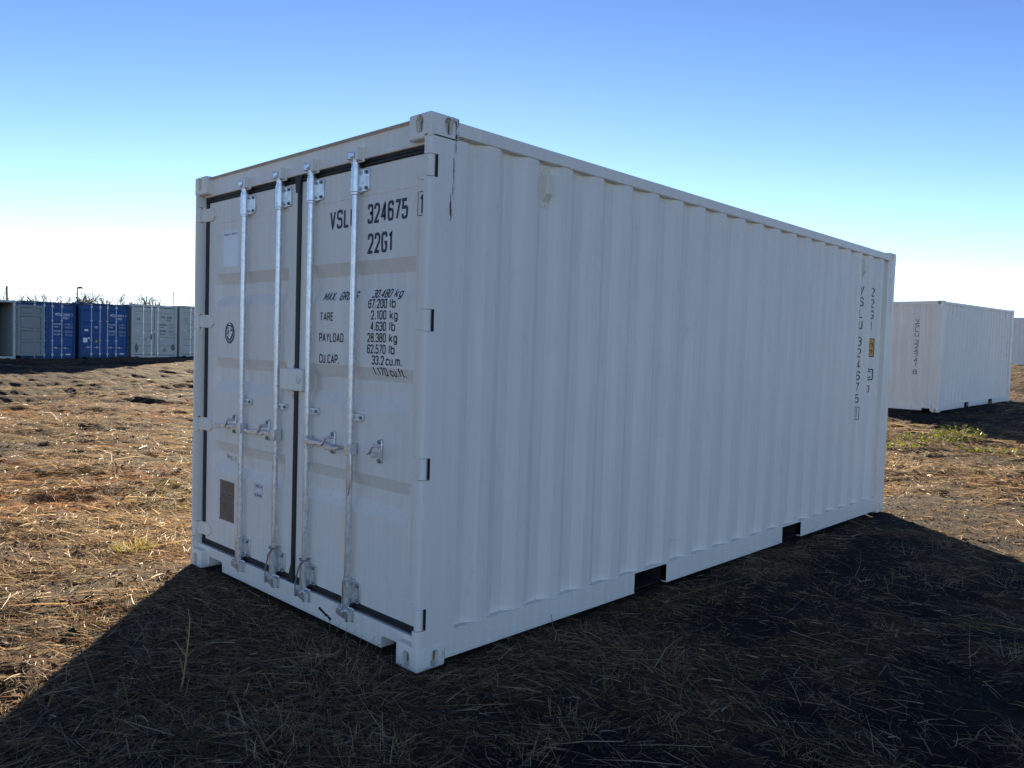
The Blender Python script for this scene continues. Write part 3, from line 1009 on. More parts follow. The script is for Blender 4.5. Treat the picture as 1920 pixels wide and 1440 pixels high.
# ---- right-hand side: vents, vertical numbers, stickers, chipped paint
def vent(y, z, mirror=False):
    X = -.044
    mb = MB()
    mb.box(X-.002, X+.004, y-.033, y+.033, z-.108, z+.108)
    vs = [(X+.003, y-.028, z+.072), (X+.003, y+.028, z+.072), (X+.003, y+.028, z-.078), (X+.003, y-.028, z-.078),
          (X+.034, y-.024, z+.066), (X+.034, y+.024, z+.066), (X+.034, y+.024, z-.036), (X+.034, y-.024, z-.036)]
    mb.add(vs, [(4, 5, 6, 7), (0, 1, 5, 4), (1, 2, 6, 5), (2, 3, 7, 6), (3, 0, 4, 7)])
    for dy, dz in ((-.018, .092), (.018, .092), (0, -.094)):
        mb.tube([(X+.003, y+dy, z+dz), (X+.008, y+dy, z+dz)], .008, 8)
    return wpart(mir(mb, mirror), 'vent', 'vent', bevel=.003)
for sd_ in (False, True):
    SHARED.append(vent(.449+PITCH_S*1+.103, 2.385, sd_)); SHARED.append(vent(.449+PITCH_S*17+.103, 2.385, sd_))

def smap(yc, z0):
    return lambda u, v: (side_x(yc+u)+.0009, yc+u, z0+v)
def stack(s, yc, ztop, h, pitch, parent, w, mat='ink2', mp=smap, name='lettering'):
    mb = MB(); z = ztop
    for c in s:
        if c == ' ': z -= pitch*.45; continue
        cw = min(w, w*GL[c][0]/.46)
        text_into(mb, c, h, mp(yc-cw/2, z-h), width=cw if c != 'I' else None, stroke=.13, step=.06)
        z -= pitch
    return mb, z
mb, _ = stack('VSLU', 5.308, 2.215, .076, .108, box1, .055)
mb2, zb = stack('324675', 5.308, 1.735, .076, .108, box1, .055)
mb.add(mb2.v, mb2.f)
mb2, _ = stack('1', 5.314, 1.060, .085, .1, box1, .035); mb.add(mb2.v, mb2.f)
for q in ([(5.279, 1.075), (5.349, 1.075)], [(5.279, .960), (5.349, .960)], [(5.279, .960), (5.279, 1.075)], [(5.349, .960), (5.349, 1.075)]):
    ribbon(mb, fillet(q, False, .02), .006, smap(0, 0))
mb.build('lettering', M['ink2'], box1, OFF)
mb, _ = stack('22G1', 5.584, 2.215, .074, .108, box1, .055)
mb.build('lettering', M['ink2'], box1, OFF)
def patch_on_side(y0, y1, z0, z1, lift, name, mat):
    ysub = np.linspace(y0, y1, 9)
    mb = MB().sheet([(side_x(y)+lift, y) for y in ysub], 2, z0, z1)
    return mb.build(name, M[mat], box1, OFF)
patch_on_side(5.520, 5.640, 1.555, 1.735, .0010, 'sticker_border', 'ink2')
patch_on_side(5.528, 5.632, 1.564, 1.726, .0018, 'height_sticker', 'orange')
mb = MB()
text_into(mb, 'in', .045, lambda u, v: (side_x(5.545+u)+.0026, 5.545+u, 1.655+v), width=.07, stroke=.2, step=.06)
text_into(mb, 'm', .045, lambda u, v: (side_x(5.545+u)+.0026, 5.545+u, 1.590+v), width=.07, stroke=.2, step=.06)
mb.build('lettering', M['ink2'], box1, OFF)
mb = MB()
text_into(mb, 'C', .060, lambda u, v: (side_x(5.56+u)+.001, 5.56+u, 1.355+v), width=.05, stroke=.15, step=.06)
text_into(mb, '0', .060, lambda u, v: (side_x(5.56+u)+.001, 5.56+u, 1.215+v), width=.045, stroke=.15, step=.06)
for q in ([(5.535, 1.435), (5.635, 1.435)], [(5.535, 1.335), (5.635, 1.335)], [(5.635, 1.335), (5.635, 1.435)], [(5.535, 1.335), (5.535, 1.435)]):
    ribbon(mb, fillet(q, False, .02), .012, smap(0, 0))
mb.build('lettering', M['ink2'], box1, OFF)
# scraped paint on the near post and fitting
mb = MB(); rg = random.Random(11)
def sliver(y, z, w, L, X=.0005):
    k = 7
    left = [(y-w/2+rg.uniform(-.35, .35)*w, z+L*(t/(k-1)-.5)) for t in range(k)]
    right = [(y+w/2+rg.uniform(-.35, .35)*w, z+L*(t/(k-1)-.5)) for t in range(k)]
    pts = left+right[::-1]
    mb.add([(X, a, b) for a, b in pts], [(t, t+1, 2*k-2-t, 2*k-1-t) for t in range(k-1)])
for k in range(11):
    z = rg.uniform(2.20, 2.47)
    sliver(.150+rg.uniform(-.006, .006)-(2.47-z)*.03, z, rg.uniform(.0012, .0036), rg.uniform(.03, .10))
for k in range(7):
    sliver(.134+rg.uniform(-.010, .010), rg.uniform(2.13, 2.22), rg.uniform(.002, .005), rg.uniform(.03, .07))
for k in range(14):
    sliver(.155+rg.uniform(-.02, .015), rg.uniform(2.50, 2.578), rg.uniform(.002, .007), rg.uniform(.006, .035))
sliver(.152, 2.545, .004, .055)
for k in range(5):
    sliver(.176-rg.uniform(0, .02), rg.uniform(.02, .10), .002, rg.uniform(.01, .03))
tag(mb.build('paint_scrape', M['chip'], box1, OFF), kind='stuff')
# scrape on the far post, scuffs and a welded tab on the side wall
mb = MB()
for k in range(10):
    sliver(5.93+rg.uniform(-.03, .04), rg.uniform(1.9, 2.42), .004, rg.uniform(.04, .12))
tag(mb.build('paint_scrape', M['chip'], box1, OFF), kind='stuff')
MB().box(-.010, .004, 2.14, 2.19, .285, .293).build('welded_tab', M['white'], box1, OFF, bevel=.002)

# ---- two more white containers share those parts
def white_copy(loc, rot, label):
    e = empty('shipping_container', loc)
    e.rotation_euler = rot
    tag(e, label, 'container')
    for o in SHARED:
        copy_obj(o, e)
    for p in (pl, pr):
        c = copy_obj(p, e); c.name = 'door'
    return e
ZB2 = .355
_c2 = Matrix.Rotation(-.025, 3, 'Z') @ Vector((-1.219, 3.029, 0))
box2 = white_copy((-2.79+_c2.x, 17.678+_c2.y, ZB2+3.029*.018), (-.018, 0, math.pi-.025), 'white shipping container numbered VSLU 324741 8 down its blind end')
# number on its blind end (local far end), read from outside
def emap(u0, z0):
    def f(u, v):
        xw = u0-(u)                       # reading direction is -x in local space
        prof_y = 6.045 if ((xw+2.30) % .25) < .11 else 6.003
        return (xw, prof_y+.002, z0+v)
    return f
end_x = -1.85
mb = MB(); z = 2.17
for grp, zt in (('VSLU', 2.17), ('324741', 1.675), ('8', .96)):
    z = zt
    for c in grp:
        cw = .080*GL[c][0]/.46
        text_into(mb, c, .082, emap(end_x+cw/2-.025, z-.085), width=cw, stroke=.15)
        z -= .1085
for q in ([(-.055, 0), (.055, 0)], [(-.055, .112), (.055, .112)], [(-.055, 0), (-.055, .112)], [(.055, 0), (.055, .112)]):
    ribbon(mb, [(a+.025, b) for a, b in q], .004, emap(end_x, .862))
mb.build('lettering', M['ink2'], box2, OFF)
# lettering high on its long side
mb = MB()
for z_, h_ in ((1.62, .10), (1.50, .10), (1.28, .085)):
    mb.box(2*XC+.0065, 2*XC+.0085, .560, .575, z_, z_+h_)
mb.build('lettering', M['ink2'], box2, OFF)
box3 = white_copy((-7.212+1.0-.55, 47.6+3.029, 1.49), (0, 0, math.pi), 'white shipping container standing farthest off beyond the numbered white one')

# ================================================================== FAR ROW OF HIGH-CUBE CONTAINERS (doors facing +x)
M['blue'] = paint('blue_paint', (.014, .088, .27), .45, dirt=.3, dirtcol=(.05, .07, .12))
M['blue_frame'] = paint('dark_blue_frame_paint', (.012, .055, .15), .5, dirt=.3, dirtcol=(.05, .06, .09))
M['grey'] = paint('pale_grey_green_paint', (.50, .54, .50), .5, dirt=.4)
M['grey_frame'] = paint('pale_grey_frame_paint', (.55, .575, .53), .5, dirt=.4)
M['slate'] = paint('slate_grey_paint', (.25, .285, .285), .5, dirt=.4, dirtcol=(.12, .1, .08))
M['rodwhite'] = plain('white_painted_rod', (.62, .64, .66), .45, .2)
M['hazard'] = plain('dull_yellow_dashes', (.42, .36, .22), .7)
HC, HW, HL = 2.896, 2.438, 12.19

def hc_frame(e, fr, wall, closed=True):
    mb = MB()
    h = HW/2
    cor = []
    for sx in (-1, 1):
        a, b = (-h, -h+.10) if sx < 0 else (h-.10, h)
        MB().box(a, b, .004, .20, .115, HC-.115).build('corner_post', fr, e, bevel=.006)
        c0, c1 = (-h, -h+.162) if sx < 0 else (h-.162, h)
        for z0 in (0, HC-.118):
            m_ = MB(); hc = (c0+c1)/2; r_ = oblong(.055, .08, 6)
            # fitting with a real opening in its front face
            n_ = len(r_)
            outer = []
            for (a_, b_) in r_:
                k = min(.081/abs(a_) if abs(a_) > 1e-6 else 9, .059/abs(b_) if abs(b_) > 1e-6 else 9)
                outer.append((a_*k, b_*k))
            vs = [(hc+a_, 0, z0+.059+b_) for a_, b_ in outer]+[(hc+a_, 0, z0+.059+b_) for a_, b_ in r_]+[(hc+a_, .06, z0+.059+b_) for a_, b_ in r_]
            fs = [(i_, (i_+1) % n_, n_+(i_+1) % n_, n_+i_) for i_ in range(n_)]+[(n_+i_, n_+(i_+1) % n_, 2*n_+(i_+1) % n_, 2*n_+i_) for i_ in range(n_)]
            m_.add(vs, fs)
            for aa in ((c0, 0, z0), (c1, 0, z0), (c1, 0, z0+.118), (c0, 0, z0+.118)):
                pass
            m_.add([(c0, 0, z0), (c1, 0, z0), (c1, .17, z0), (c0, .17, z0), (c0, 0, z0+.118), (c1, 0, z0+.118), (c1, .17, z0+.118), (c0, .17, z0+.118)],
                   [(0, 3, 2, 1), (4, 5, 6, 7), (1, 2, 6, 5), (3, 0, 4, 7)])
            # corner triangles left by the star-shaped outline
            m_.box(c0+.001, c1-.001, .0606, .168, z0+.002, z0+.116)
            m_.build('corner_casting', fr, e)
        pr_ = []
        y = .2
        while y < HL-.2:
            pr_ += [(sx*(h-.010), y), (sx*(h-.010), y+.072), (sx*(h-.046), y+.14), (sx*(h-.046), y+.21)]
            y += .278
        MB().sheet(pr_, 2, .15, HC-.06).build('side_wall', wall, e)
        MB().box(min(sx*h*.999, sx*(h-.05)), max(sx*h*.999, sx*(h-.05)), .18, HL-.1, .03, .16).build('bottom_rail', fr, e)
        MB().box(min(sx*h*.999, sx*(h-.06)), max(sx*h*.999, sx*(h-.06)), .18, HL-.1, HC-.075, HC-.012).build('top_rail', fr, e)
    MB().box(-h+.10, h-.10, .05, .16, HC-.115, HC-.008).build('door_header', fr, e, bevel=.004)
    MB().prism([(-h+.163, .02), (-h+.20, .02), (-h+.20, .075), (-h+.42, .075), (-h+.42, .02), (h-.42, .02), (h-.42, .075), (h-.20, .075), (h-.20, .02), (h-.163, .02), (h-.101, .12), (h-.101, .15), (-h+.101, .15), (-h+.101, .12)], 1, .05, .16).build('door_sill', fr, e)
    MB().box(-h+.03, h-.03, .1, HL-.05, HC-.05, HC-.03).build('roof', wall, e)
    MB().box(-h+.05, h-.05, .12, HL-.05, .151, .17).build('floor', M['plank'] if not closed else M['dark'], e)
    MB().box(-h+.02, h-.02, HL-.05, HL, .03, HC-.02).build('end_wall', wall, e)

def hc_doors(e, paint_, rodm, bands, hz, rods, seal, knob=True, only=None):
    h = HW/2
    doors = []
    for s in (0, 1):
        d = empty('door'); d.parent = e
        doors.append(d)
        if only is not None and s not in only: pass
        x0, x1 = (-h+.10, -.014) if s == 0 else (.014, h-.10)
        r0, r1 = x0+.10, x1-.10
        xsx = [x0, r0, r0+.03, r1-.03, r1, x1]
        zs = [.18]
        for a in bands: zs += [a, a+.045, a+.10, a+.145]
        zs.append(HC-.15)
        vs = []; fs = []
        for zi, z in enumerate(zs):
            for xi, x in enumerate(xsx):
                dep = .04 if (xi in (2, 3) and 0 < zi < len(zs)-1 and (zi-1) % 4 in (1, 2)) else 0
                vs.append((x, .075+dep, z))
        n = 6
        for a in range(len(zs)-1):
            for b in range(5):
                fs.append((a*n+b, a*n+b+1, (a+1)*n+b+1, (a+1)*n+b))
        MB().add(vs, fs).build('door_panel', paint_, d)
        # seal strips round the leaf
        m_ = MB().box(x0, x1, .082, .10, .150, .1795).box(x0, x1, .082, .10, HC-.1495, HC-.115)
        if s == 0: m_.box(-.0135, .0135, .078, .10, .16, HC-.12)
        m_.box(*((x0-.022, x0-.0005) if s == 0 else (x1+.0005, x1+.022)), .08, .10, .15, HC-.115)
        m_.build('gasket', seal, d)
        for z in (.35, 1.05, 1.8, 2.5):
            (MB().box(x0-.06, x0+.07, .05, .076, z, z+.09) if s == 0 else MB().box(x1-.07, x1+.06, .05, .076, z, z+.09)).build('hinge', paint_, d, bevel=.004)
    for x in rods:
        d = doors[0] if x < 0 else doors[1]
        MB().tube([(x, .035, .10), (x, .035, HC-.06)], .019, 8).build('locking_rod', rodm, d, smooth=50)
        for z in (.20, HC-.26):
            if knob:
                MB().tube([(x, .018, z), (x, .018, z+.055), (x, .018, z+.11)], [.045, .058, .045], 10).build('rod_bracket', rodm, d, smooth=50)
            else:
                MB().box(x-.035, x+.05, .01, .07, z, z+.11).build('rod_bracket', rodm, d, bevel=.004)
        for z in (hz+.34, 1.95):
            MB().box(x-.05, x+.05, .012, .076, z, z+.035).build('rod_guide', rodm, d)
        s = -1 if x < 0 else 1
        MB().tube([(x, .015, hz), (x+s*.18, .012, hz-.012), (x+s*.33, .012, hz-.010)], [.020, .016, .012], 6).build('handle', rodm, d)
        MB().prism([(x+s*.16+a, hz+b) for a, b in oblong(.05, .11, 6)], 1, .005, .076).build('handle_catch', rodm, d)
    return doors

def hc_text(e, items, mat):
    for s_, x, z, h, w in items:
        m_ = MB()
        text_into(m_, s_, h, lambda u, v: (x+u, .0725, z+v), width=w, stroke=.16, gap=.24)
        m_.build('lettering', mat, e)

def triangle_sign(e, x, z, sz, mat='amber'):
    MB().prism([(x-sz, z), (x+sz, z), (x, z+sz*1.75)], 1, .069, .0745).build('warning_sign', M['ink2'], e)
    o = MB().prism([(x-sz*.78, z+sz*.14), (x+sz*.78, z+sz*.14), (x, z+sz*1.5)], 1, .066, .0705).build('warning_sign_face', M[mat], e)
    MB().prism([(x-.012, z+sz*.35), (x+.022, z+sz*.75), (x+.0, z+sz*.72), (x+.012, z+sz*1.15), (x-.025, z+sz*.68), (x-.002, z+sz*.7)], 1, .064, .0665).build('warning_symbol', M['ink2'], e)

ROWX = -41.5
def row_box(y0, z):
    return empty('shipping_container', (ROWX, y0+HW/2, z), math.pi/2)

BL = [.56, 1.12, 1.44, 1.78, 2.40]
def small_block(e, x, z0, mat):
    hc_text(e, [('MAX.GROSS', x, z0+.42, .065, .34), ('TARE', x, z0+.27, .065, .20), ('PAYLOAD', x, z0+.06, .075, .31), ('CU.CAP', x, z0-.12, .075, .29)], mat)
    for k, zz in enumerate((.465, .415, .30, .25, .09, .035, -.09, -.145)):
        hc_text(e, [(('32.500 kg', '71.650 lb', '3.900 kg', '8.600 lb', '28.600 kg', '63.050 lb', '76.3 cu.m', '2.694 cu.f')[k], x+.52, z0+zz, .034, .34)], mat)

for y0, zb, num, chk, lab in ((8.66, .225, '313539', '2', 'blue shipping container half covered by a swung-open grey door'),
                              (11.27, .295, '313547', '4', 'blue shipping container with amber warning triangle beside a pale grey one')):
    e = row_box(y0, zb)
    tag(e, lab, 'container')
    hc_frame(e, M['blue_frame'], M['blue'])
    hc_doors(e, M['blue'], M['rodwhite'], BL, .60, (-.62, -.20, .17, .60), M['blue_frame'])
    hc_text(e, [('MCCU', .32, 2.24, .115, .27), (num, .68, 2.24, .105, .30), (chk, 1.06, 2.24, .105, .07), ('45G1', .68, 2.07, .105, .22)], M['whiteink'])
    small_block(e, .24, 1.36, M['whiteink'])
    m_ = MB()
    for k in range(5):
        for x0 in (-1.0, .45):
            m_.add([(x0+k*.10, .048, HC-.085), (x0+.055+k*.10, .048, HC-.085), (x0+.085+k*.10, .048, HC-.045), (x0+.03+k*.10, .048, HC-.045)], [(0, 1, 2, 3)])
    m_.build('hazard_dashes', M['hazard'], e)
    MB().box(.80, 1.02, .068, .0745, .24, .31).build('lettering', M['whiteink'], e)
    if num == '313547':
        triangle_sign(e, -.36, .86, .105)
        MB().box(-1.0, -.80, .068, .0745, .84, 1.08).build('paper_label', M['sticker'], e)
        MB().box(-.77, -.68, .068, .0745, 1.03, 1.10).build('paper_label', M['sticker'], e)
        MB().box(-.94, -.76, .068, .0745, 1.43, 1.53).build('paper_label', M['sticker'], e)
        m_ = MB()
        for xx in (-.40, -.34):
            ribbon(m_, [(xx+.05*math.cos(a), 1.65+.05*math.sin(a)) for a in np.linspace(0, 2*math.pi, 20)], .014, lambda u, v: (u, .0722, v), True)
        m_.build('emblem', M['whiteink'], e)

def dirty_smear(e, x, z, w, h):
    rg = random.Random(int(x*100)+9)
    pts = [(x+(w/2+rg.uniform(-.02, .02))*math.cos(a), z+h/2*math.sin(a)*rg.uniform(.85, 1.1)) for a in np.linspace(0, 2*math.pi, 18)[:-1]]
    MB().prism(pts, 1, .0715, .0745).build('mud_smear', M['mud'], e)
M['mud'] = plain('dried_mud', (.16, .15, .125), .9, 0, .4, 12)
GR = [.53, 1.02, 1.38, 1.70, 2.38]
for y0, zb, lab in ((13.87, .375, 'pale grey shipping container with yellow warning triangle and mud-smeared doors'),
                    (16.46, .452, 'pale grey shipping container partly hidden by the large white one')):
    e = row_box(y0, zb)
    tag(e, lab, 'container')
    hc_frame(e, M['grey_frame'], M['grey'])
    hc_doors(e, M['grey'], M['galv'], GR, 1.01, (-.60, -.17, .17, .62) if y0 > 15 else (-.60, -.17, .17), M['rubber'], knob=False)
    hc_text(e, [('AFSU', .34, 2.20, .105, .24), ('302005', .66, 2.20, .095, .30), ('7', 1.05, 2.20, .095, .06), ('45G1', .66, 2.04, .095, .22)], M['ink2'])
    small_block(e, .30, 1.40, M['ink2'])
    MB().prism([(-1.0, 1.50), (-.80, 1.50), (-.78, 1.43), (-.84, 1.46), (-.98, 1.46)], 1, .068, .0745).build('paper_label', M['sticker'], e)
    m_ = MB()
    if y0 < 15:
        MB().box(-.92, -.79, .068, .0745, 2.05, 2.18).build('square_emblem', M['blue'], e)
        MB().box(-.885, -.825, .066, .069, 2.09, 2.14).build('emblem_figure', M['sticker'], e)
        triangle_sign(e, .56, .37, .12)
        dirty_smear(e, -.95, .52, .16, .50); dirty_smear(e, 1.02, .60, .18, .40)
        MB().box(-.205, -.165, .0, .01, 1.02, 1.30).build('red_tag', plain('faded_red_tag', (.32, .06, .05), .6), e)
    else:
        ribbon(m_, [(-.86+.07*math.cos(a), 2.11+.08*math.sin(a)) for a in np.linspace(0, 2*math.pi, 24)], .018, lambda u, v: (u, .0722, v), True)
        m_.build('round_emblem', M['ink'], e)
    MB().box(-.03, .16, .01, .05, 1.36, 1.50).build('lock_box', M['grey_frame'], e, bevel=.008)

# open container at the left end of the row, its leaf folded back over the blue neighbour
e = row_box(8.436-HW, .205)
tag(e, 'open slate grey shipping container with dark empty interior and folded-back door', 'container')
hc_frame(e, M['grey_frame'], M['slate'], closed=False)
d = empty('door'); d.parent = e
x0 = HW/2+.03
fr = MB()
LX0, LX1 = x0+.02, x0+1.16
Y0_, Y1_ = -.115, -.045
fr.box(LX0, LX0+.12, Y0_, Y1_, .20, HC-.20); fr.box(LX1-.12, LX1, Y0_, Y1_, .20, HC-.20)
zz = [.20, .33, .88, .99, 1.44, 1.56, 2.14, 2.28, HC-.32, HC-.20]
for a, b in zip(zz[0::2], zz[1::2]):
    fr.box(LX0+.1201, LX1-.1201, Y0_, Y1_, a, b)
fr.build('door_frame', M['slate'], d, bevel=.006)
for a, b in zip(zz[1::2][:-1], zz[2::2]):
    MB().box(LX0+.136, LX1-.136, Y0_+.05, Y1_-.001, a+.016, b-.016).build('panel', M['slate'], d)
for z in (.35, 1.05, 1.8, 2.5):
    MB().tube([(x0-.03, -.03, z), (x0-.03, -.03, z+.1)], .03, 8).build('hinge', M['slate'], d)
MB().box(x0-.02, x0+.06, -.06, .0, .22, HC-.22).build('door_edge', M['slate'], d)

# ================================================================== POLES AND WIRES BEYOND THE ROW
M['wood'] = plain('weathered_pole_wood', (.13, .105, .085), .85, 0, .25, 3)
M['lampgrey'] = plain('grey_lamp_steel', (.16, .17, .18), .5, .6)
M['cable'] = plain('aerial_cable', (.03, .03, .035), .6)
def at_depth(px, py, dep):
    v = (_f*FPX+_r2*(px-960)+_u2*(720-py))/FPX*dep
    return Vector(CAM)+v
def pole(px, py, dep, arms, label, cat):
    t_ = at_depth(px, py, dep)
    gz_ = gh(t_.x, t_.y)-.3
    e = empty('utility_pole' if cat == 'pole' else 'street_lamp', (t_.x, t_.y, gz_))
    H = t_.z-gz_
    tag(e, label, cat)
    MB().tube([(0, 0, 0), (0, 0, H)], [.17, .10], 8).build('pole', M['wood'] if cat == 'pole' else M['lampgrey'], e, smooth=50)
    ax = Vector((_r2.x, _r2.y, 0)).normalized()
    for z_, half in arms:
        m_ = MB().tube([ax*-half+Vector((0, 0, H-z_)), ax*half+Vector((0, 0, H-z_))], .07, 6)
        m_.build('cross_arm', M['wood'], e)
        m_ = MB()
        for k in (-.9, .9):
            m_.tube([ax*half*k+Vector((0, 0, H-z_+.05)), ax*half*k+Vector((0, 0, H-z_+.30))], .06, 6)
        m_.build('insulator', M['lampgrey'], e)
    if cat != 'pole':
        MB().tube([ax*-.1+Vector((0, 0, H)), ax*.15+Vector((0, 0, H+.12)), ax*.5+Vector((0, 0, H+.14)), ax*.75+Vector((0, 0, H+.05))], [.06, .16, .16, .06], 8).build('lamp_head', M['lampgrey'], e, smooth=50)
    return t_
pa = pole(13, 536, 95, [], 'plain wooden pole behind the open slate container', 'pole')
pb = pole(325, 547, 170, [(.3, 1.6), (2.0, 4.2)], 'utility pole with two cross-arms behind the pale grey containers', 'pole')
pole(145, 541, 105, [], 'slim lamp post behind the two blue containers', 'lamp post')
def wire(a, b, sag, label):
    pts = [a.lerp(b, t)-Vector((0, 0, sag*4*t*(1-t))) for t in np.linspace(0, 1, 20)]
    o = MB().tube(pts, .028, 4).build('power_line', M['cable'])
    tag(o, label, 'wire')
left = at_depth(-420, 522, 60)
wire(pa, left, .3, 'power line running from the plain wooden pole past the open container')
wire(pa, pb, 1.0, 'power line strung from the plain pole to the cross-armed pole')

# ================================================================== BARE TREES BEYOND THE ROW
M['bark'] = plain('grey_brown_bark', (.085, .07, .055), .9, 0, .3, 6)
def bare_tree(seed, H):
    rg = random.Random(seed)
    tr, cr = MB(), MB()
    def grow(mb, p, d, L, r, lvl):
        k = 3 if lvl < 2 else 2
        pts = [p]; q = p.copy(); dd = d.copy()
        for i_ in range(k):
            dd = (dd+Vector((rg.gauss(0, .13), rg.gauss(0, .13), .07))).normalized()
            q = q+dd*L/k; pts.append(q.copy())
        mb.tube(pts, [r*(1-.45*i_/k) for i_ in range(k+1)], 5 if lvl == 0 else 3, cap=False)
        if lvl >= 4: return
        nb = (6, 4, 4, 2)[lvl]
        for j in range(nb):
            t_ = rg.uniform(.35, 1.0) if lvl else .30+.70*(j+rg.random())/nb
            i_ = min(int(t_*k), k-1)
            b = pts[i_].lerp(pts[i_+1], t_*k-i_)
            an = rg.uniform(0, 2*math.pi)
            sp = rg.uniform(.45, .95)
            nd = (dd*(1.0)+Vector((math.cos(an), math.sin(an), rg.uniform(.0, .5)))*sp).normalized()
            grow(cr, b, nd, L*rg.uniform(.42, .68), max(r*.58*rg.uniform(.8, 1.1), .022), lvl+1)
    grow(tr, Vector((0, 0, 0)), Vector((0, 0, 1)), H*.62, H*.019, 0)
    return tr.mesh('trunk', fix=False), cr.mesh('crown', fix=False)
protos = [bare_tree(s_, 8.0) for s_ in (1, 2, 3, 4, 5, 6)]
for t_, c_ in protos:
    t_.materials.append(M['bark']); c_.materials.append(M['bark'])
spots = [(-6, 528, 85), (22, 548, 95), (33, 551, 88), (42, 553, 92), (50, 553, 100), (62, 546, 90), (70, 552, 84), (80, 549, 96), (90, 541, 84), (100, 549, 95), (108, 544, 86), (116, 550, 100), (123, 545, 84), (131, 543, 94), (138, 548, 104), (152, 545, 90), (160, 547, 100), (169, 538, 86), (177, 546, 98), (184, 545, 88), (193, 548, 100), (201, 543, 92), (208, 549, 104), (217, 540, 92), (228, 548, 100),
         (243, 554, 110), (254, 544, 100), (262, 556, 110), (272, 546, 104), (280, 549, 112), (289, 548, 104), (297, 556, 112), (304, 559, 110), (314, 560, 120), (340, 571, 110), (361, 568, 120)]
rg = random.Random(21)
for k, (px, py, dep) in enumerate(spots):
    tp = at_depth(px, py, dep)
    z0 = gh(tp.x, tp.y)-.1
    H = tp.z-z0
    me_t, me_c = protos[k % 6]
    e = empty('bare_tree', (tp.x, tp.y, z0), rg.uniform(0, 6.28))
    zt = max(max(v.co.z for v in me_c.vertices), .1)
    e.scale = (H/zt*.9, H/zt*.9, H/zt)
    wh = ('the open slate container' if px < 37 else 'the swung-open grey door' if px < 92 else 'the half-covered blue container' if px < 145 else
          'the blue container with amber triangle' if px < 243 else 'the pale grey container with yellow triangle' if px < 335 else 'the partly hidden pale grey container')
    tag(e, 'leafless twiggy tree rising behind '+wh, 'tree', 'bare trees behind '+wh)
    link('trunk', me_t, None, e); link('crown', me_c, None, e)

# ================================================================== STRAW LITTER AND DRY GRASS
def blade_mat():
    m, t, b = new_mat('dry_straw')
    a = N(t, 'ShaderNodeAttribute', attribute_name='col')
    t.links.new(a.outputs['Color'], b.inputs['Base Color'])
    b.inputs['Roughness'].default_value = .6
    b.inputs['Specular IOR Level'].default_value = .28
    tr = N(t, 'ShaderNodeBsdfTranslucent')
    t.links.new(a.outputs['Color'], tr.inputs[0])
    mx = N(t, 'ShaderNodeMixShader')
    mx.inputs[0].default_value = .42
    t.links.new(b.outputs[0], mx.inputs[1]); t.links.new(tr.outputs[0], mx.inputs[2])
    t.links.new(mx.outputs[0], t.nodes['Material Output'].inputs[0])
    return m
M['straw'] = blade_mat()

PAL = np.array([(.42, .31, .17), (.34, .24, .125), (.27, .18, .095), (.50, .40, .25), (.20, .13, .07), (.30, .25, .18), (.115, .078, .048), (.24, .10, .045), (.60, .50, .34), (.16, .14, .11)])
PW = np.array([.17, .18, .17, .08, .13, .09, .10, .04, .015, .025]); PW /= PW.sum()

def blades_mesh(name, P0, az, pitch, L, Wd, bend, col, segs=2, roll=None, droop=None):
    """ribbons: start P0, heading az, elevation pitch, length L, width Wd, sideways bend, fall of the tip droop"""
    n = len(P0)
    t = np.linspace(0, 1, segs+1)
    h = np.stack([np.cos(az), np.sin(az)], 1)
    s = np.stack([-np.sin(az), np.cos(az)], 1)
    if droop is None: droop = np.zeros(n)
    if roll is None: roll = rng.uniform(-1.2, 1.2, n)
    V = np.empty((n, segs+1, 2, 3))
    for k, tt in enumerate(t):
        u = L*tt
        c = np.empty((n, 3))
        c[:, :2] = P0[:, :2]+h*(u*np.cos(pitch))[:, None]+s*(bend*L*tt*tt)[:, None]
        c[:, 2] = P0[:, 2]+u*np.sin(pitch)-droop*L*tt*tt
        w = Wd*(1-.75*tt**2)/2
        off = np.stack([s[:, 0]*np.cos(roll), s[:, 1]*np.cos(roll), np.sin(roll)], 1)*w[:, None]
        V[:, k, 0] = c+off; V[:, k, 1] = c-off
    me = bpy.data.meshes.new(name)
    nv = n*(segs+1)*2
    me.vertices.add(nv); me.vertices.foreach_set('co', V.ravel())
    b = (np.arange(n)*(segs+1)*2)[:, None]+np.arange(segs)[None, :]*2
    q = np.stack([b, b+1, b+3, b+2], -1).reshape(-1, 4)
    me.loops.add(q.size); me.loops.foreach_set('vertex_index', q.ravel())
    me.polygons.add(len(q)); me.polygons.foreach_set('loop_start', np.arange(len(q))*4)
    me.update()
    at = me.attributes.new('col', 'FLOAT_COLOR', 'POINT')
    cc = np.ones((n, (segs+1)*2, 4)); cc[:, :, :3] = col[:, None, :]
    at.data.foreach_set('color', cc.astype(np.float32).ravel())
    return me

def clear_of_boxes(x, y, m=.0):
    k = ~((x > -2.438-m) & (x < m) & (y > -m) & (y < 6.058+m))
    k &= ~((x > -5.1) & (x < -2.55) & (y > 17.6) & (y < 23.8))
    k &= ~((x < -41.3) & (y > 5) & (y < 19.3))
    return k

def scatter(n, r0, r1, power):
    """points around the place the photographer stands, thinning out with distance"""
    a = rng.uniform(YAW-R(56), YAW+R(56), n)
    u = rng.random(n)
    e = 2-power
    r = (r0**e+u*(r1**e-r0**e))**(1/e) if abs(e) > 1e-6 else r0*(r1/r0)**u
    return CAM[0]+np.sin(a)*r, CAM[1]+np.cos(a)*r, r

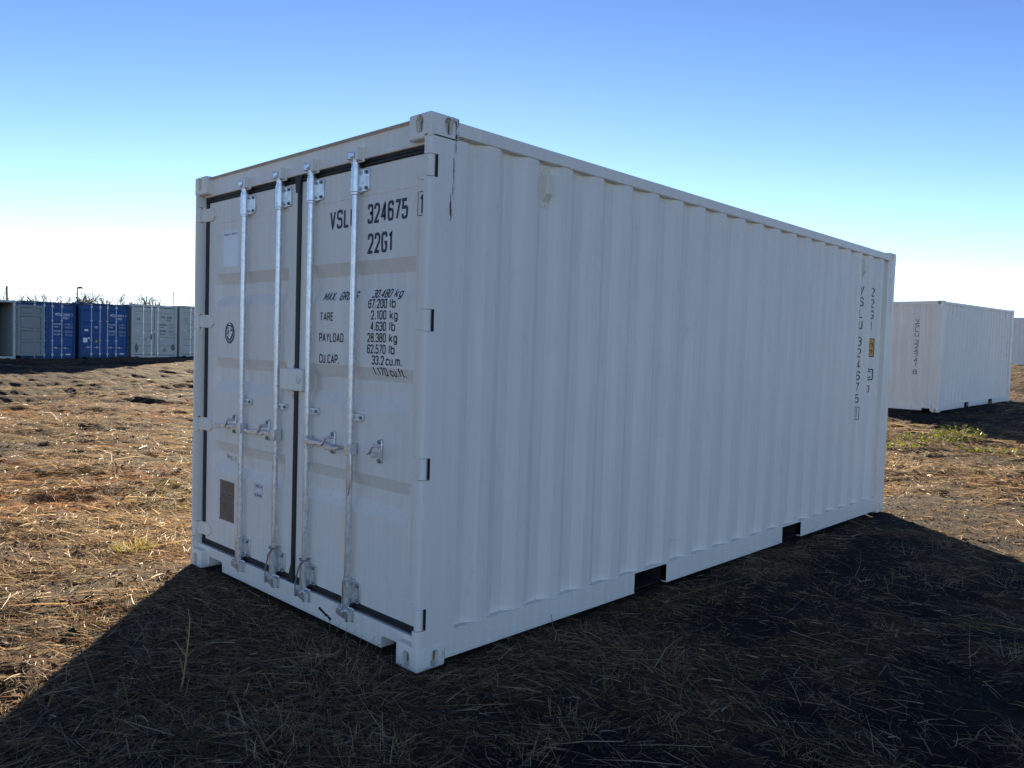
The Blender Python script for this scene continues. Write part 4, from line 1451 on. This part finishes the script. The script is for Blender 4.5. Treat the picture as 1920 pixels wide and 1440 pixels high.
def pick_cols(x, y, n):
    c = PAL[rng.choice(len(PAL), n, p=PW)]*rng.uniform(.65, 1.2, (n, 1))
    red = np.clip((fbm(x*.8, y*.8, 71, 3)-.52)*7, 0, 1)*(x < -2.0)
    c = c*(1-.55*red[:, None])+np.array([.27, .115, .05])*.55*red[:, None]
    grn = np.clip((fbm(x*1.1, y*1.1, 81, 2)-.70)*9, 0, 1)*(rng.random(n) < .5)
    c = c*(1-.7*grn[:, None])+np.array([.16, .17, .05])*.7*grn[:, None]
    return c

def litter(n, r0, r1, power, wmul, lmul):
    x, y, r = scatter(n, r0, r1, power)
    m = straw_mask(x, y)
    keep = (rng.random(n) < .09+.91*m**1.1) & clear_of_boxes(x, y, -.02)
    x, y, r = x[keep], y[keep], r[keep]
    k = len(x)
    z = height(x, y)+rng.exponential(.006, k)
    L = np.clip(rng.lognormal(math.log(.075), .62, k), .02, .38)*lmul
    # neighbouring straws lean the same way: wind-laid wisps
    az = fbm(x*1.3, y*1.3, 101, 2)*9+rng.normal(0, .9, k)
    pitch = rng.normal(.06, .14, k)+(rng.random(k) < .05)*rng.uniform(.2, .9, k)
    W_ = np.clip(rng.lognormal(math.log(.0026), .45, k), .0012, .009)*wmul
    return blades_mesh('straw', np.stack([x, y, z], 1), az, pitch, L, W_, rng.normal(0, .16, k), pick_cols(x, y, k), 2, droop=rng.uniform(0, .15, k))

for nm, args, lab in (('straw_litter', (150000, 2.2, 7.0, .9, 1.0, 1.0), 'short dry straw lying on the soil close to the white container'),
                      ('straw_litter', (1600, 2.3, 9.0, .9, 1.9, 2.6), 'long pale broken stalks lying across the soil'),
                      ('straw_litter', (150000, 7.0, 16.0, 1.3, 1.5, 1.2), 'short dry straw lying on the open yard'),
                      ('straw_litter', (170000, 16.0, 46.0, 1.5, 2.2, 1.6), 'thin far straw lying before the container row')):
    o = link(nm, litter(*args), M['straw'])
    tag(o, lab, 'straw', kind='stuff')

# crumbs of soil
def clods(n):
    x, y, r = scatter(n, 2.2, 14.0, 1.2)
    k = (rng.random(n) < 1.0-.55*straw_mask(x, y)) & clear_of_boxes(x, y, .01)
    x, y = x[k], y[k]; n = len(x)
    z = height(x, y)
    sz = np.clip(rng.lognormal(math.log(.008), .55, n), .003, .032)
    base = np.array([(1, 0, 0), (-.3, .95, .1), (-.6, -.85, 0), (.2, .1, .8), (-.1, -.1, -.6), (.4, .7, .45)])
    an = rng.uniform(0, 6.28, n)
    V = base[None]*rng.uniform(.6, 1.25, (n, 6, 3))*sz[:, None, None]
    c, s_ = np.cos(an)[:, None], np.sin(an)[:, None]
    X = V[:, :, 0]*c-V[:, :, 1]*s_; Y = V[:, :, 0]*s_+V[:, :, 1]*c
    P = np.stack([X+x[:, None], Y+y[:, None], V[:, :, 2]+z[:, None]], -1)
    F = np.array([(0, 5, 3), (5, 1, 3), (1, 2, 3), (2, 0, 3), (0, 2, 4), (1, 5, 4), (5, 0, 4), (2, 1, 4)])
    me = bpy.data.meshes.new('clods')
    me.vertices.add(n*6); me.vertices.foreach_set('co', P.ravel())
    q = (np.arange(n)[:, None, None]*6+F[None]).reshape(-1, 3)
    me.loops.add(q.size); me.loops.foreach_set('vertex_index', q.ravel())
    me.polygons.add(len(q)); me.polygons.foreach_set('loop_start', np.arange(len(q))*3)
    me.update()
    return me
o = link('soil_crumbs', clods(26000), plain('dark_soil_crumb', (.034, .029, .025), .95, 0, .4, 3))
tag(o, 'loose dark soil crumbs lying between the straw', 'soil', kind='stuff')

# tufts of standing dead grass
def tufts(centres):
    X, Y, AZ, PI_, L, Wd, B, C, D = [], [], [], [], [], [], [], [], []
    for (x, y, rad, hgt, cnt, tone) in centres:
        k = cnt
        rr_ = rad*np.sqrt(rng.random(k)); a = rng.uniform(0, 6.28, k)
        px, py = x+rr_*np.cos(a), y+rr_*np.sin(a)
        X.append(px); Y.append(py)
        AZ.append(a+rng.normal(0, .8, k)); PI_.append(np.clip(rng.normal(.85, .38, k), .1, 1.5))
        L.append(hgt*rng.uniform(.35, 1.1, k)); Wd.append(rng.uniform(.0018, .0042, k)); B.append(rng.normal(0, .15, k))
        C.append(PAL[rng.choice([0, 1, 2, 3, 5], k)]*rng.uniform(.75, 1.15, (k, 1))*tone); D.append(rng.uniform(.05, .55, k))
    X, Y, AZ, PI_, L, Wd, B, C, D = map(np.concatenate, (X, Y, AZ, PI_, L, Wd, B, C, D))
    k = clear_of_boxes(X, Y, .005)
    X, Y, AZ, PI_, L, Wd, B, C, D = (q_[k] for q_ in (X, Y, AZ, PI_, L, Wd, B, C, D))
    return blades_mesh('grass', np.stack([X, Y, height(X, Y)-.004], 1), AZ, PI_, L, Wd, B, C, 4, droop=D)
def gpt(px, py):
    d_ = _f*FPX+_r2*(px-960)+_u2*(720-py)
    t_ = -CAM[2]/d_.z
    return CAM[0]+d_.x*t_, CAM[1]+d_.y*t_
ts = []
named = [(640, 1230, .22, .20, 130), (600, 1265, .25, .16, 120), (540, 1300, .25, .15, 100), (730, 1415, .10, .20, 45), (985, 1400, .11, .22, 60), (1055, 1340, .08, .16, 35), (1240, 1240, .10, .16, 45), (1095, 1375, .07, .15, 30), (1275, 1270, .08, .15, 40),
         (1705, 1035, .16, .17, 60), (1790, 1025, .14, .18, 60), (1740, 1085, .25, .14, 90), (1895, 1090, .14, .18, 50), (1890, 1235, .09, .20, 40), (1630, 1095, .18, .14, 50), (1560, 1105, .16, .14, 45), (1240, 1345, .05, .15, 22), (1275, 1380, .05, .18, 22), (1480, 1405, .05, .18, 20), (1660, 1180, .06, .12, 24),
         (480, 1380, .14, .20, 60), (520, 1420, .12, .22, 60), (400, 1300, .25, .14, 70), (300, 1330, .2, .12, 40), (1180, 1215, .10, .10, 30), (1330, 1135, .12, .10, 30), (1420, 1090, .15, .12, 40), (700, 1310, .10, .16, 40), (660, 1280, .14, .18, 70), (575, 1345, .14, .14, 50)]
for px, py, rad, hg, cnt in named:
    x, y = gpt(px, py); ts.append((x, y, rad, hg*.9, cnt, .95))
for k in range(420):
    xx, yy, r_ = scatter(1, 2.4, 24.0, .9)
    x, y = float(xx[0]), float(yy[0])
    if rng.random() < .35+.65*float(straw_mask(np.array([x]), np.array([y]))[0]):
        ts.append((x, y, rng.uniform(.03, .14), rng.uniform(.06, .15), int(rng.integers(8, 26)), 1.0))
o = link('dry_grass', tufts(ts), M['straw'])
tag(o, 'scattered tufts of standing dead grass', 'grass', kind='stuff')

# ================================================================== PLANTS
def leaf_mat(name, col):
    m = plain(name, col, .5, 0, .35, 9)
    t = m.node_tree; b = t.nodes['Principled BSDF']
    tr = N(t, 'ShaderNodeBsdfTranslucent'); tr.inputs[0].default_value = (col[0]*1.4, col[1]*1.3, col[2]*.7, 1)
    mx = N(t, 'ShaderNodeMixShader'); mx.inputs[0].default_value = .4
    t.links.new(b.outputs[0], mx.inputs[1]); t.links.new(tr.outputs[0], mx.inputs[2])
    t.links.new(mx.outputs[0], t.nodes['Material Output'].inputs[0])
    return m
M['weed'] = leaf_mat('green_weed_leaf', (.10, .14, .030))
M['drystem'] = plain('dry_weed_stem', (.30, .22, .10), .8)
def weed(x, y, rad, hgt, n, label, seed):
    rg = random.Random(seed)
    e = empty('green_weed', (x, y, gh(x, y)))
    tag(e, label, 'weed')
    lv, stm = MB(), MB()
    AA = [rg.uniform(0, 6.28) for k in range(n)]; RR = [rad*math.sqrt(rg.random()) for k in range(n)]
    hs = height(x+np.array(RR)*np.cos(AA), y+np.array(RR)*np.sin(AA)); gz0 = gh(x, y)
    for k in range(n):
        a, rr_ = AA[k], RR[k]; L = rg.uniform(.03, .075)
        bx, by = rr_*math.cos(a), rr_*math.sin(a)
        zt = hs[k]-gz0+hgt*rg.uniform(.15, 1)*(1-.6*(rr_/rad)**2)
        d_ = Vector((math.cos(a+rg.gauss(0, .8)), math.sin(a+rg.gauss(0, .8)), rg.uniform(-.2, .9))).normalized()
        s_ = d_.cross(Vector((rg.gauss(0, .3), rg.gauss(0, .3), 1))).normalized()
        c = Vector((bx, by, zt))
        lv.add([c, c+d_*L*.5+s_*L*.32, c+d_*L, c+d_*L*.5-s_*L*.32], [(0, 1, 2, 3)])
        if k % 6 == 0:
            stm.tube([(bx*.6, by*.6, hs[k]-gz0-.03), c], [.004, .002], 4)
    lv.build('leaves', M['weed'], e); tag(stm.build('stems', M['drystem'], e), kind='stuff')
def at_ground(px, py):
    x, y = gpt(px, py)
    for _ in range(12):                      # walk the sight line onto the uneven ground
        d_ = _f*FPX+_r2*(px-960)+_u2*(720-py)
        t_ = (gh(x, y)-CAM[2])/d_.z
        x, y = .5*x+.5*(CAM[0]+d_.x*t_), .5*y+.5*(CAM[1]+d_.y*t_)
    return x, y
for (px, py, rad, hg, n, lab) in ((1798, 822, .42, .24, 420, 'leafy bright green weed clump near the numbered white container'),
                                  (1745, 828, .55, .10, 260, 'low green weeds spreading beside the bright leafy clump'),
                                  (1690, 838, .45, .08, 200, 'low green weeds at the far corner of the large white container'),
                                  (1850, 850, .40, .06, 120, 'thin low green weeds on the sunlit rough ground'),
                                  ):
    x, y = at_ground(px, py)
    weed(x, y, rad, hg, n, lab, px)
x, y = at_ground(250, 1030)
e = empty('green_weed', (x, y, gh(x, y)))
tag(e, 'small yellow-green grassy weed left of the container doors', 'weed')
k = 150
a = rng.uniform(0, 6.28, k); q_ = .13*np.sqrt(rng.random(k))
P0 = np.stack([q_*np.cos(a), q_*np.sin(a), height(x+q_*np.cos(a), y+q_*np.sin(a))-gh(x, y)-.004], 1)
cc = np.array([(.30, .27, .07), (.22, .24, .05), (.38, .30, .12)])[rng.integers(0, 3, k)]
link('blades', blades_mesh('blades', P0, a+rng.normal(0, .6, k), rng.uniform(.5, 1.4, k), rng.uniform(.05, .14, k), rng.uniform(.003, .006, k), rng.normal(0, .15, k), cc, 4, droop=rng.uniform(.1, .5, k)), M['straw'], e)
# one tall dry stalk in the shade before the doors
x, y = gpt(338, 1290)
e = empty('dry_stalk', (x, y, gh(x, y)-.01))
tag(e, 'tall thin dry weed stalk standing in the shade before the doors', 'weed')
pts = [(0, 0, 0), (.012, .01, .08), (.03, .012, .17), (.035, .02, .26), (.02, .03, .33), (.0, .03, .37)]
MB().tube(pts, [.0045, .0042, .0036, .003, .0024, .0015], 6).build('stem', M['drystem'], e, smooth=60)
for a, b in ((1, (-.05, .02, .14)), (2, (.07, .03, .21)), (3, (-.02, .03, .29)), (2, (-.03, -.02, .24)), (1, (.06, -.02, .12))):
    MB().tube([pts[a], b], [.0028, .0012], 5).build('twig', M['drystem'], e)
